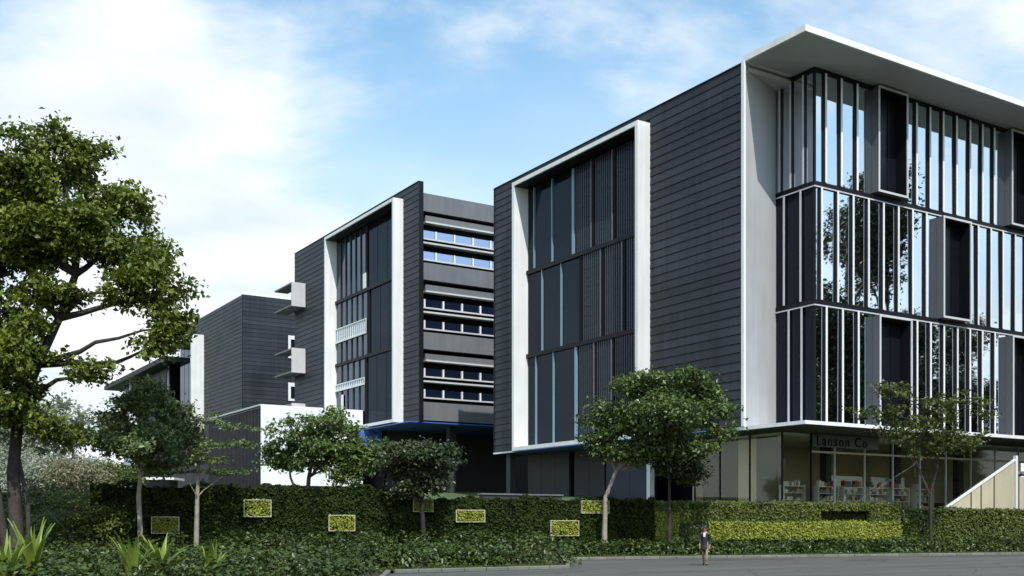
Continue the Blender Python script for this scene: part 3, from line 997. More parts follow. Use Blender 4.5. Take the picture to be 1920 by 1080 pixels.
# ================================================================== SECOND BUILDING
B2 = thing('rear_office_building', (15, 72, 4.6), 'second dark clad office block, set behind the main one, with striped window bands', 'building')
Z0, Z1 = 12.90, 38.90
box('core', 'backing', B2, 0.46, 40, 55.9, 91.9, 13.1, 37.0)
MB().box(0.0, 0.40, 54.72, 58.52, Z0, Z1 - 0.05).box(0.0, 0.40, 78.40, 92.0, Z0, Z1 - 0.05).box(0.0, 0.40, 58.52, 78.40, 37.98, Z1 - 0.05).build('wall_backing', 'backing', B2)
P2 = (Z1 - Z0) / 40
boards(B2, 'x', 0.0, 54.76, 58.50, Z0, P2, 40)
boards(B2, 'x', 0.0, 78.44, 92.0, Z0, P2, 40)
boards(B2, 'x', 0.0, 58.52, 78.42, Z1 - P2, P2, 1)
box('corner_trim', 'dark_metal', B2, -0.10, 0.42, 54.58, 54.715, Z0, Z1 + 0.03)
box('coping', 'dark_metal', B2, -0.12, 0.45, 54.72, 92.05, Z1 + 0.005, Z1 + 0.08)
side_frame(B2, 58.52, 78.40, 13.05, 37.95, (21.80, 29.75), [
    [('p', 58, 60.8), ('p', 60.8, 63.4), ('c2', 0, 0), ('p', 63.4, 66.0), ('p', 66.0, 68.6), ('d', 68.6, 69.2), ('n', 69.2, 78.2)],
    [('p', 58, 60.4), ('p', 60.4, 62.6), ('p', 62.6, 65.0), ('p', 65.0, 67.8), ('d', 67.8, 68.5), ('n', 68.5, 78.2)],
    [('p', 58, 60.6), ('p', 60.6, 63.2), ('p', 63.2, 65.8), ('p', 65.8, 68.4), ('d', 68.4, 69.0), ('n', 69.0, 78.2)],
])
for z0, z1, y0, y1 in ((24.55, 26.35, 68.7, 77.9), (18.45, 19.35, 69.2, 77.9)):
    m = MB()
    m.box(0.0, 0.10, y0, y1, z1 - 0.12, z1).box(0.0, 0.10, y0, y1, z0, z0 + 0.22)
    k = 16
    for i in range(k + 1):
        q = y0 + (y1 - y0) * i / k
        m.box(0.02, 0.08, q - 0.05, q + 0.05, z0 + 0.22, z1 - 0.12)
    rl = m.build('balcony_rail', 'white', B2)
    box('rail_glass', 'cyan_glass', rl, 0.085, 0.099, y0, y1, z0 + 0.23, z1 - 0.125)
box('notice', 'white', B2, 0.04, 0.12, 68.75, 69.6, 30.0, 31.8)
box('notice', 'white', B2, 0.04, 0.12, 75.6, 76.2, 15.7, 17.9)
# striped front between the two buildings
YF = 55.0
for s in range(3):
    zt_ = 37.76 - 7.55 * s
    box('parapet', 'mid_grey', B2, 0.42, 30, YF - 0.25, YF + 0.8, zt_ - 1.85 if s else zt_ - 1.95, zt_)
    box('parapet_ledge', 'light_grey', B2, 0.9, 30, YF - 0.05, YF + 0.85, zt_ - 3.12, zt_ - 2.95)
    box('louvre_band', 'mid_grey', B2, 0.9, 30, YF + 0.05, YF + 0.8, zt_ - 2.945, zt_ - 2.30)
    for zz in (3.85, 6.15):
        w0 = zt_ - zz - 0.85; w1 = zt_ - zz
        wf = MB().box(0.45, 30, YF + 0.30, YF + 0.42, w0 - 0.16, w0).build('window_sill', 'light_grey', B2)
        xs_ = [0.46, 0.95, 3.3, 5.68, 8.05, 10.4, 12.8, 15.2]
        if s == 0: xs_ = [0.46, 2.36, 4.7, 7.09, 9.4, 11.8, 14.2]
        for i in range(len(xs_) - 1):
            box('pane', 'strip_glass', B2, xs_[i] + 0.09, xs_[i + 1] - 0.09, YF + 0.44, YF + 0.48, w0, w1)
            box('window_mullion', 'white', B2, xs_[i + 1] - 0.088, xs_[i + 1] + 0.088, YF + 0.32, YF + 0.50, w0, w1)
        if zz == 3.85:
            box('sun_ledge', 'light_grey', B2, 0.5, 30, YF - 0.1, YF + 0.9, zt_ - 5.42, zt_ - 5.24)
box('parapet', 'mid_grey', B2, 0.42, 30, YF - 0.25, YF + 0.8, 13.06, 15.05)
box('blue_soffit', 'blue_paint', B2, -1.2, 30, 54.8, 91.8, 12.78, 12.89)
box('undercroft_wall', 'undercroft', B2, 1.5, 40, 66.0, 66.3, 4.5, 12.77)
box('undercroft_wall', 'backing', B2, 1.2, 1.49, 66.0, 91.0, 4.5, 12.77)
box('blue_wall', 'blue_paint', B2, -2.2, 1.1, 66.5, 66.8, 10.4, 12.7)
for cx in (5.0, 13.0, 21.0):
    box('column', 'undercroft', B2, cx, cx + 0.8, 57.0, 57.8, 4.3, 12.77)
# sunshade boxes near the far corner
for z0, z1 in ((30.9, 34.1), (22.0, 25.3), (15.4, 17.9)):
    m = box('sunshade', 'light_grey', B2, -2.0, -0.09, 87.9, 88.1, z0, z1)
    box('sunshade_slab', 'mid_grey', m, -2.0, -0.09, 88.11, 94.6, z1 - 0.22, z1 - 0.02)
    box('sunshade_slab', 'mid_grey', m, -2.0, -0.09, 88.11, 94.6, z0 + 0.02, z0 + 0.22)

# entrance block in front of the second building
EB = thing('entrance_block', (-6, 80, 4.8), 'low dark ribbed block with a plain white front panel, half hidden by a round tree', 'building')
box('body', 'dark_panel', EB, -12.5, -0.12, 69.5, 90.0, 4.6, 15.2)
box('white_front', 'white_panel', EB, -12.65, -0.12, 69.25, 69.49, 6.2, 15.36)
box('plinth', 'dark_metal', EB, -12.6, -0.12, 69.3, 69.49, 4.6, 6.195)
m = MB()
for i in range(40):
    q = 69.5 + 20.5 * (i + 0.5) / 40
    m.box(-12.6, -12.505, q - 0.16, q + 0.16, 4.6, 15.0)
tag(m.build('wall_ribs', 'dark_metal', EB), kind='stuff')
box('roof_edge', 'light_grey', EB, -12.75, -0.12, 69.5, 90.2, 15.205, 15.4)

# ================================================================== THIRD BUILDING
B3 = thing('far_office_building', (10, 125, 5.0), 'third dark boarded block with a white projecting frame, farther left behind the sunshades', 'building')
W0, W1 = 13.0, 37.40
box('core', 'backing', B3, 0.02, 30, 114.55, 150, W0, W1 - 0.1)
P3 = (W1 - W0) / 38
boards(B3, 'x', 0.0, 114.5, 135.0, W0, P3, 38)
boards(B3, 'y', 114.5, -0.04, 11.0, W0, P3, 38)
boards(B3, 'x', 0.0, 135.0, 150.0, 34.2, P3, 5)
box('coping', 'white', B3, -0.1, 30, 114.38, 114.6, W1 + 0.01, W1 + 0.30)
box('corner_trim', 'dark_metal', B3, -0.10, 0.0, 114.38, 114.497, W0, W1)
box('frame_jamb', 'white', B3, -2.2, 0.0, 135.1, 135.6, 18.0, 34.15)
box('frame_head', 'white', B3, -2.2, 0.0, 135.61, 150.0, 33.7, 34.15)
for i in range(5):
    box('pane', 'side_glass', B3, -0.10, -0.02, 136.0 + i * 2.8, 138.6 + i * 2.8, 18, 33.6)
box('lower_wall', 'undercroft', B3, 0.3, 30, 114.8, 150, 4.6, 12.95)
for z0, z1 in ((28.1, 31.7), (21.3, 24.2)):
    wf = MB().box(7.35, 7.75, 114.25, 114.41, z0, z1).box(7.76, 8.9, 114.25, 114.41, z1 - 0.6, z1).box(7.76, 8.9, 114.25, 114.41, z0, z0 + 0.35).build('window_frame', 'white', B3)
    box('pane', 'side_glass', wf, 7.76, 8.9, 114.35, 114.40, z0 + 0.36, z1 - 0.61)

B4 = thing('distant_office_wing', (6, 180, 5.0), 'distant dark wing with overhanging flat roof and white fin, above the slender dark tree', 'building')
box('wall', 'dark_panel', B4, 0.0, 20, 158, 196, 14, 31.6)
box('roof', 'dark_metal', B4, -2.5, 22, 152, 204, 31.7, 32.6)
box('white_fin', 'white', B4, -1.6, 0.0, 183.0, 183.6, 14, 31.69)
for i in range(4):
    box('panel', 'cladding', B4, -0.08, 0.0, 160 + i * 5.5, 165.3 + i * 5.5, 14, 31.2)
for i in range(3):
    box('pane', 'cyan_glass', B4, -0.08, -0.01, 184.5 + i * 3.6, 187.9 + i * 3.6, 14, 31.2)
box('podium', 'undercroft', B4, 0.5, 19, 159, 195, 4.5, 13.98)

# small things at the far left
KI = thing('kiosk', (-27, 64, 4.6), 'small blue kiosk with white flat roof, at the left end of the green wall', 'kiosk')
k_ax = (0.846, -0.533)
MB().obox((-28.6, 65.3), k_ax, 0.3, 1.38, 0.2, 3.2, 4.2, 6.3).build('wall', 'blue_paint', KI)
MB().obox((-28.6, 65.3), k_ax, 1.385, 4.6, 0.2, 3.2, 4.2, 6.3).build('wall', 'dark_panel', KI)
MB().obox((-28.6, 65.3), k_ax, 0.0, 5.2, 0.0, 3.5, 6.305, 6.55).build('roof', 'white', KI)
MB().obox((-28.6, 65.3), k_ax, 0.0, 0.22, 0.0, 0.22, 4.2, 6.30).build('post', 'white', KI)
MB().obox((-28.6, 65.3), k_ax, 1.4, 2.5, 0.14, 0.195, 4.4, 6.1).build('door', 'dark_panel', KI)
WB = thing('white_pavilion', (-34, 74, 4.8), 'low white pavilion glimpsed between the big trunk and the blue kiosk', 'pavilion')
MB().obox((-38.5, 78.0), k_ax, 0.0, 12.0, 0.0, 6.0, 4.2, 7.5).build('wall', 'white', WB)
MB().obox((-38.5, 78.0), k_ax, -0.4, 12.4, -0.4, 6.4, 7.505, 7.75).build('roof', 'light_grey', WB)
for i in range(4):
    MB().obox((-38.5, 78.0), k_ax, 1.2 + i * 2.8, 2.4 + i * 2.8, -0.05, -0.004, 5.0, 6.8).build('window', 'strip_glass', WB)

# low terrace wall in front of the undercroft
TW = thing('terrace_wall', (-12, 28, 4), 'low dark planter wall with a pale coping, in front of the undercroft', 'wall')
MB().box(-11.5, -4.0, 22.0, 22.4, 2.5, 4.05).build('wall', 'undercroft', TW)
MB().box(-11.6, -3.9, 21.9, 22.5, 4.055, 4.17).build('coping', 'mid_grey', TW)

# ================================================================== GREEN WALL AND HEDGES
GW = thing('green_wall', (*st(-8, 4.4), 0.1), 'long dark living wall with small yellow-green planted panels, in front of the buildings', 'green wall')
m = MB()
m.obox(K0, ST, -23, -8, 4.32, 4.74, 0.05, 3.62).obox(K0, ST, -7.999, 6.7, 4.32, 4.74, 0.05, 3.12)
m.build('backing_wall', 'hedge_core', GW)
foliage_slab('wall_foliage', 'leaf_wall_shade', GW, K0, ST, -23, -8, 4.28, 4.8, 0.3, 3.68, 21000, 0.15, 21, lump=0.17, top=0.14)
foliage_slab('wall_foliage', 'leaf_wall_shade', GW, K0, ST, -8, 6.74, 4.28, 4.8, 0.3, 3.16, 20000, 0.15, 22, lump=0.17, top=0.14)
for k, (a0, a1, z0, z1) in enumerate(((-15.85, -14.57, 2.22, 3.02), (-11.63, -10.34, 1.5, 2.26), (-7.21, -6.2, 2.5, 3.12), (-4.89, -3.35, 1.96, 2.55), (0.46, 2.06, 1.2, 1.99), (2.28, 3.88, 2.45, 3.08), (-20.23, -18.99, 1.4, 2.16))):
    f = MB()
    f.obox(K0, ST, a0 - 0.035, a0, 4.06, 4.3, z0 - 0.035, z1 + 0.035).obox(K0, ST, a1, a1 + 0.035, 4.06, 4.3, z0 - 0.035, z1 + 0.035)
    f.obox(K0, ST, a0, a1, 4.06, 4.3, z0 - 0.035, z0).obox(K0, ST, a0, a1, 4.06, 4.3, z1, z1 + 0.035)
    fo_ = f.build('panel_frame', 'beige', GW)
    foliage_slab('panel_planting', 'leaf_gold', fo_, K0, ST, a0, a1, 4.10, 4.3, z0, z1, 700, 0.11, 60 + k, top=0.05)

HG = thing('clipped_hedge', (*st(15, 4.4), 0.1), 'bright clipped hedge with a dark sunken slot, below the shopfront', 'hedge')
m = MB()
m.obox(K0, ST, 6.8, 17.7, 4.32, 5.4, 0.05, 3.02).obox(K0, ST, 17.701, 21.2, 4.75, 5.4, 0.05, 3.02).obox(K0, ST, 21.201, 23.4, 4.32, 5.4, 0.05, 3.02)
m.build('hedge_core', 'hedge_core', HG)
foliage_slab('upper_foliage', 'leaf_hedge', HG, K0, ST, 6.8, 23.4, 4.27, 5.4, 2.62, 3.06, 7000, 0.14, 31, lump=0.16, top=0.45)
foliage_slab('upper_foliage', 'leaf_hedge', HG, K0, ST, 6.8, 17.7, 4.27, 4.6, 1.9, 2.65, 7500, 0.14, 32, top=0.0)
foliage_slab('upper_foliage', 'leaf_hedge', HG, K0, ST, 21.2, 23.4, 4.27, 4.6, 1.9, 2.65, 1700, 0.14, 33, top=0.0)
foliage_slab('slot_foliage', 'leaf_wall_shade', HG, K0, ST, 17.7, 21.2, 4.72, 4.8, 1.95, 2.65, 1300, 0.12, 34, top=0.0)
foliage_slab('lower_foliage', 'leaf_gold', HG, K0, ST, 10.2, 23.4, 4.22, 4.7, 0.9, 1.96, 9500, 0.13, 35, top=0.12)
foliage_slab('lower_foliage', 'leaf_gold', HG, K0, ST, 6.8, 8.3, 4.22, 4.7, 0.9, 2.5, 1900, 0.13, 36, top=0.05)
foliage_slab('lower_foliage', 'leaf_shrub', HG, K0, ST, 8.3, 10.2, 4.20, 4.7, 0.9, 1.96, 1900, 0.15, 37, top=0.1)
HG2 = thing('low_clipped_hedge', (*st(34, 4.4), 0.1), 'lower olive green clipped hedge continuing to the right, in front of the beige stair', 'hedge')
MB().obox(K0, ST, 23.42, 50, 4.32, 5.4, 0.05, 2.68).build('hedge_core', 'hedge_core', HG2)
foliage_slab('foliage', 'leaf_hedge', HG2, K0, ST, 23.42, 50, 4.27, 5.4, 0.9, 2.72, 23000, 0.14, 38, lump=0.14, top=0.2)

# ================================================================== TREES
tree('broad_tree', 'large broad-leaved tree filling the left edge, highest crown of all the trees', (-46.99, 1.25, 0.1),
     [(0, 0, 0, 0.42), (0.05, 0.0, 1.0, 0.30), (-0.1, 0.1, 4, 0.26), (0.1, 0.0, 6.5, 0.24), (0.8, -0.3, 8.6, 0.21), (1.6, -0.8, 10.6, 0.17), (2.2, -1.2, 12.5, 0.15), (2.0, -1.2, 14.5, 0.08)],
     [(-45.2, 0.5, 17.6, 1.65, 1.3), (-47.0, 0.0, 16.5, 1.94, 1.49), (-49.0, 1.9, 16.5, 2.52, 1.83), (-43.1, -0.8, 15.6, 1.3, 0.95), (-44.8, -0.8, 14.3, 2.17, 1.5), (-42.3, -0.6, 13.6, 1.6, 1.2),
      (-41.8, -2.6, 11.9, 1.15, 1.3), (-41.6, -2.3, 10.2, 0.9, 1.0), (-46.8, 1.4, 14.1, 2.29, 1.94), (-49.1, 2.5, 13.6, 2.74, 2.06), (-43.2, -1.8, 11.7, 1.3, 0.8), (-46.3, 0.3, 11.6, 1.3, 0.8),
      (-48.5, 2.6, 10.7, 1.83, 1.6), (-42.1, -2.1, 9.3, 0.7, 0.6), (-44.3, -0.6, 8.3, 0.9, 0.5), (-47.5, 0.7, 9.1, 1.1, 0.9), (-45.1, -0.1, 8.8, 0.45, 0.3), (-47.1, 0.9, 7.5, 1.4, 0.8), (-49.3, 2.6, 7.8, 2.06, 1.6), (-47.9, -0.3, 8.6, 1.4, 1.1), (-46.9, -0.4, 9.9, 1.0, 0.8), (-48.6, 0.2, 6.4, 1.4, 0.9), (-46.4, -0.2, 6.0, 1.2, 0.7), (-45.0, 0.3, 5.6, 0.9, 0.5)],
     2500, 36, 0.56, 0.22, 'leaf_big', 'bark', 101, limb_r=0.16, twigs=260, extra_trunks=([(-0.1, 0.1, 0, 0.26), (-0.45, 0.25, 1.2, 0.2), (-0.7, 0.2, 3, 0.18), (-1.3, 0.6, 6.5, 0.15), (-1.8, 0.9, 10, 0.1)], [(0.2, -0.05, 0, 0.16), (0.5, -0.1, 1.4, 0.11), (0.45, -0.1, 2.6, 0.10), (0.1, 0.0, 4.6, 0.08)]), start=0.4)
tree('reddish_tree', 'reddish-brown trunk at the left edge beside the largest tree', (-48.6, 1.4, 0.1),
     [(0, 0, 0, 0.42), (0.05, 0, 1.2, 0.34), (0.0, 0.1, 3.2, 0.28), (-0.4, 0.3, 6.0, 0.2), (-0.9, 0.6, 8.5, 0.12)],
     [(-49.6, 2.2, 8.4, 1.4, 1.0), (-50.4, 2.6, 9.6, 1.3, 0.9)], 90, 26, 0.5, 0.2, 'leaf_big', 'bark_red', 102, twigs=14)
tree('slender_tree', 'dense dark green tree on a slender pale trunk, left of the thin tiered tree', (-41.42, 3.06, 0.1),
     [(0, 0, 0, 0.15), (0.03, 0.02, 1.5, 0.12), (-0.05, 0, 3, 0.11), (0.05, -0.1, 4.5, 0.08), (0.1, -0.2, 6.2, 0.05)],
     [(-41.1, 2.4, 7.4, 1.4, 0.95), (-42.3, 3.2, 6.6, 0.95, 0.95), (-39.9, 2.5, 6.6, 1.05, 1.05), (-41.5, 1.8, 5.5, 1.7, 1.0), (-39.8, 1.8, 5.2, 0.95, 0.85), (-42.5, 3.3, 5.5, 0.75, 0.7), (-40.6, 3.4, 4.5, 1.1, 0.5)],
     430, 30, 0.46, 0.19, 'leaf_slim', 'bark_pale', 103, limb_r=0.06, twigs=90, start=0.4)
tree('tiered_tree', 'thin tree with flat sparse tiers and a tan trunk, left of the white panel', (-39.03, 2.14, 0.1),
     [(0, 0, 0, 0.14), (0.02, 0, 1.5, 0.12), (0.05, 0, 3, 0.10), (0.1, -0.1, 5, 0.07), (0.2, -0.2, 6.6, 0.04)],
     [(-37.6, 0.9, 6.4, 1.01, 0.18), (-37.6, 1.1, 5.6, 1.22, 0.18), (-37.5, 1.8, 4.3, 1.32, 0.18), (-39.6, 2.2, 4.3, 1.01, 0.18), (-38.8, 1.2, 4.8, 1.14, 0.18), (-38.6, 2.0, 6.8, 1.07, 0.3), (-39.4, 2.6, 6.0, 0.76, 0.36)],
     150, 20, 0.38, 0.13, 'leaf_round', 'bark_pale', 104, limb_r=0.04, flat=0.25, twigs=90, start=0.3, shell=0.6)
tree('round_tree', 'rounded fresh green tree standing in front of the white panel', (-29.76, 11.66, 3.0),
     [(0, 0, -0.4, 0.16), (0.05, 0, 0.6, 0.14), (0.1, -0.1, 1.6, 0.12), (0.3, -0.2, 2.8, 0.09), (0.4, -0.4, 4.2, 0.05)],
     [(-29.2, 10.9, 7.7, 1.6, 0.8), (-30.8, 11.5, 7.0, 1.2, 1.0), (-28.2, 10.2, 6.6, 1.7, 1.2), (-29.4, 12.1, 5.8, 2.2, 1.15), (-31.2, 12.2, 6.1, 0.8, 0.8), (-26.8, 9.5, 5.6, 1.3, 1.15), (-28.1, 10.2, 4.8, 1.4, 0.7)],
     620, 30, 0.52, 0.20, 'leaf_round', 'bark', 105, limb_r=0.08, twigs=80, start=0.3,
     extra_trunks=([(0, 0, -0.3, 0.1), (-0.5, 0.2, 0.5, 0.09), (-0.9, 0.3, 1.6, 0.07), (-1.1, 0.2, 2.9, 0.05)],))
tree('dark_tree', 'blackish green tree in shade between the white panel and the dark opening', (-27.83, 0.4, 0.1),  # the blackish green is set in its leaf colour
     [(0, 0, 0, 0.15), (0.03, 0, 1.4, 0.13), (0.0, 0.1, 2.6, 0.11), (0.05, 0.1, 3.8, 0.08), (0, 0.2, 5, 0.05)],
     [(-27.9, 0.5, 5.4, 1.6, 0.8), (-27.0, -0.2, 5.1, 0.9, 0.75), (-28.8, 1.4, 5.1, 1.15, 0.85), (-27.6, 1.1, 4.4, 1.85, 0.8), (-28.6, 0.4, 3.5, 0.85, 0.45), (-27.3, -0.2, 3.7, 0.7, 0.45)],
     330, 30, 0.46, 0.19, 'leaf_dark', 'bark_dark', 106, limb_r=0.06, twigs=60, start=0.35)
tree('spreading_tree', 'wide spreading green tree on two trunks, in front of the boarded side wall', (-18.07, -2.21, 0.1),
     [(0, 0, 0, 0.17), (0.03, 0, 1.5, 0.14), (0.05, -0.05, 3.2, 0.12), (0.5, -0.4, 4.6, 0.10), (1.3, -1.2, 6.2, 0.07), (1.8, -1.8, 8, 0.04)],
     [(-15.2, -4.1, 9.1, 1.95, 1.2), (-17.2, -3.4, 9.1, 1.0, 0.8), (-13.0, -4.8, 8.2, 1.25, 1.3), (-17.2, -1.9, 7.5, 1.4, 1.15), (-16.4, -5.0, 7.2, 2.4, 1.35), (-12.7, -6.0, 7.1, 0.65, 1.0), (-18.3, -2.3, 6.0, 1.05, 0.8), (-16.8, -3.7, 5.7, 1.9, 0.95), (-15.0, -5.3, 5.6, 1.5, 0.9)],
     1150, 31, 0.52, 0.20, 'leaf_wide', 'bark_pale', 107, limb_r=0.08, twigs=140, start=0.4)
t2 = thing('dark_sapling', (-15.2, -4.2, 0.1), 'thin dark trunk rising into the spreading tree at its right side', 'tree')
MB().tube([(-15.2, -4.2, 0.1), (-15.15, -4.2, 2), (-15.2, -4.25, 4.2), (-15.3, -4.4, 6.0)], [0.11, 0.09, 0.07, 0.04], 8).build('trunk', 'bark_dark', t2, True)
C_, w_, P_, N_, r_ = crown_points([(-15.0, -4.6, 5.0, 1.3, 0.7), (-14.2, -4.9, 4.6, 1.0, 0.6)], 90, 26, 0.42, 301)
leaf_object('crown', P_, N_, 0.19 * r_.uniform(0.6, 1.3, len(P_)), 'leaf_dark', t2, seed=302)
tree('forked_tree', 'young sparse tree with a forked slim trunk in front of the shopfront', (1.74, -8.19, 0.1),
     [(0, 0, 0, 0.11), (0.02, 0, 1.6, 0.10), (0.0, 0, 2.9, 0.09), (0.0, 0.0, 3.6, 0.08), (0.3, -0.25, 5.0, 0.06), (0.3, -0.3, 6.3, 0.045), (0.2, 0, 7.6, 0.03)],
     [(-0.6, -6.0, 8.5, 1.3, 0.6), (0.0, -7.0, 9.8, 1.25, 0.65), (2.1, -9.2, 9.0, 1.7, 0.8), (5.0, -9.8, 8.4, 0.8, 0.4), (1.3, -6.9, 7.3, 1.9, 1.0), (2.6, -9.2, 6.7, 1.6, 0.8), (1.5, -8.2, 8.1, 1.3, 1.0), (1.4, -7.9, 6.1, 1.0, 0.6)],
     260, 24, 0.44, 0.19, 'leaf_fork', 'bark_dark', 108, limb_r=0.05, twigs=120, start=0.7,
     extra_trunks=([(0, 0, 3.4, 0.075), (-0.35, 0.28, 4.4, 0.06), (-0.75, 0.6, 5.8, 0.045), (-0.9, 0.9, 7.0, 0.03)],))
# haze-coloured trees and scrub beyond the left end of the wall
tree('pale_tree', 'pale grey-green tree behind the big trunk at the left', (-38.9, 33.9, 2.6),
     [(0, 0, -0.5, 0.22), (0, 0, 2, 0.18), (-0.6, 0.5, 4, 0.13), (-1.5, 1.5, 6, 0.07)],
     [(-41.4, 36.7, 8.9, 2.7, 1.7), (-39.4, 33.0, 9.6, 1.7, 1.2), (-42.8, 37.3, 9.3, 2.2, 1.6), (-39.5, 35.1, 7.8, 2.1, 1.2), (-41.9, 37.3, 7.0, 2.5, 1.3)],
     420, 30, 0.7, 0.26, 'leaf_haze', 'bark_pale', 109, limb_r=0.08, twigs=90, start=0.3, group='pale trees at the left')
tree('pale_tree', 'farther pale grey-green tree at the very left edge', (-46.0, 41.0, 2.6),
     [(0, 0, -0.5, 0.25), (0, 0, 2, 0.2), (0.3, 0.2, 4, 0.14), (0.2, 0.4, 6.5, 0.08)],
     [(-45.2, 40.0, 8.8, 2.8, 2.1), (-47.2, 41.5, 7.4, 2.4, 1.8), (-44.0, 40.5, 6.6, 2.0, 1.4)],
     300, 28, 0.7, 0.28, 'leaf_haze', 'bark_pale', 110, limb_r=0.09, twigs=60, start=0.3, group='pale trees at the left')
def bush(name, label, cx, cy, z, r, h, n, leaf, mat, seed, group=None):
    t = thing(name, (cx, cy, z), label, 'shrub', group)
    rng = np.random.RandomState(seed)
    lob = [(cx + rng.normal() * r * 0.4, cy + rng.normal() * r * 0.4, z + h * rng.uniform(0.4, 0.75), r * rng.uniform(0.45, 0.7), h * 0.36) for _ in range(6)]
    C, w, P, Nr, rg = crown_points(lob, n, 26, r * 0.24, seed, 0.8)
    P[:, 2] = np.maximum(P[:, 2], z + 0.05)
    mb = MB()
    for j in range(9):
        e = Vector(C[j]); s = Vector((cx + rng.normal() * 0.12, cy + rng.normal() * 0.12, z - 0.2))
        mb.tube([s, s.lerp(e, 0.5) + Vector((0, 0, 0.15)), e], [0.05, 0.035, 0.012], 5)
    mb.build('stems', 'bark_pale', t, True)
    leaf_object('foliage', P, Nr, leaf * rg.uniform(0.6, 1.3, len(P)), mat, t, seed=seed + 5)
    return t
def gz(x, y):
    dx, dy = x - K0[0], y - K0[1]
    return tz(dx * ST[0] + dy * ST[1], -dx * ST[1] + dy * ST[0])
for nm, lab, x, y, r_, h_, n_, lf, mt, sd in (
        ('pale_shrub', 'pale feathery shrub just right of the big trunk', -41.9, 28.7, 2.6, 2.9, 230, 0.22, 'leaf_haze', 201),
        ('straw_shrub', 'straw coloured shrub between the pale shrub and the yellow-green one', -40.2, 25.5, 2.1, 2.8, 200, 0.19, 'leaf_straw', 202),
        ('yellow_shrub', 'yellow-green shrub at the left end of the green wall', -37.3, 29.4, 2.3, 2.4, 200, 0.20, 'leaf_hedge', 203),
        ('pale_shrub', 'greyish shrub below the blue kiosk', -35.9, 41.0, 2.4, 3.0, 180, 0.24, 'leaf_haze', 204),
        ('pale_shrub', 'palest shrub in front of the white pavilion', -39.5, 43.0, 2.8, 2.8, 200, 0.24, 'leaf_haze', 205),
        ('pale_shrub', 'broad pale shrub half hidden by the big trunk', -42.3, 35.3, 2.8, 3.2, 200, 0.24, 'leaf_haze', 206)):
    bush(nm, lab, x, y, gz(x, y), r_, h_, n_, lf, mt, sd, 'pale shrubs at the left')
bush('olive_shrub', 'olive shrub covering the left end of the green wall', *st(-23.0, 3.6), 0.1, 1.5, 3.2, 170, 0.16, 'leaf_hedge', 207)
# woodland edge far behind
rng_w = np.random.RandomState(77)
lob = []
for i in range(60):
    a = -150 + 6.5 * i + rng_w.uniform(-2, 2)
    p = st(a, 250 + rng_w.uniform(-12, 12))
    lob.append((p[0], p[1], 7 + rng_w.uniform(0, 5), rng_w.uniform(5, 8), rng_w.uniform(5, 9)))
C_, w_, P_, N_, r_ = crown_points(lob, 1500, 22, 2.0, 78)
wd = leaf_object('distant_wood', P_, N_, 1.0 * r_.uniform(0.6, 1.3, len(P_)), 'leaf_haze', None, seed=79)
tag(wd, 'pale wooded skyline far behind the buildings', 'wood', kind='stuff')

# tall street trees across the road (seen mirrored in the glazing)
def tall_tree(label, x, y, H, seed, src=None):
    t = thing('street_tree', (x, y, 0.1), label, 'tree', 'tall trees across the road')
    if src:
        k = H / src['H']
        for ch in src['obj'].children:
            c = ch.copy(); COL.objects.link(c); c.parent = t
            c.location = ch.location * k; c.scale = (k, k, k)
        t.rotation_euler = (0, 0, seed)
        return t
    rng = np.random.RandomState(seed)
    lob = []
    for i in range(20):
        th = rng.rand() * 6.28; rr = rng.uniform(0.5, 6.5)
        lob.append((x + rr * math.cos(th), y + rr * math.sin(th), H * rng.uniform(0.12, 0.90), rng.uniform(2.4, 4.2), rng.uniform(2.0, 3.6)))
    C, w, P, Nr, rg = crown_points(lob, 1900, 24, 1.15, seed)
    mb = MB()
    mb.tube([(x, y, 0.1), (x + 0.1, y, H * 0.2), (x, y + 0.3, H * 0.5), (x + 0.2, y, H * 0.85)], [0.6, 0.5, 0.35, 0.1], 9)
    for lb in lob:
        s = Vector((x, y, max(3, lb[2] - 5))); e = Vector(lb[:3])
        mb.tube([s, s.lerp(e, 0.5) + Vector((0, 0, 0.5)), e], [0.2, 0.14, 0.05], 6)
    mb.build('trunk', 'bark', t, True)
    leaf_object('crown', P, Nr, 0.42 * rg.uniform(0.6, 1.3, len(P)), 'leaf_far', t, seed=seed + 1)
    return t
s1 = {'obj': tall_tree('tallest tree beyond the right edge, mirrored in the left half of the glazing', *st(51.3, 2.7), 36, 401), 'H': 36}
tall_tree('tall tree beyond the right edge, mirrored in the middle of the glazing', *st(61, 2.7), 35, 2.3, s1)
tall_tree('shorter tree beyond the right edge, mirrored right of the middle', *st(71, 2.7), 26, 3.3, s1)
tall_tree('shorter tree beyond the right edge, mirrored at the right end of the glazing', *st(82, 2.7), 27, 4.4, s1)
tall_tree('tree across the road, mirrored low in the glazing left of the middle', 52, -38, 27, 5.2, s1)
tall_tree('tree across the road, mirrored low in the middle of the glazing', 74, -44, 27, 0.4, s1)
tall_tree('tree across the road, mirrored low at the right of the glazing', 98, -50, 27, 1.9, s1)

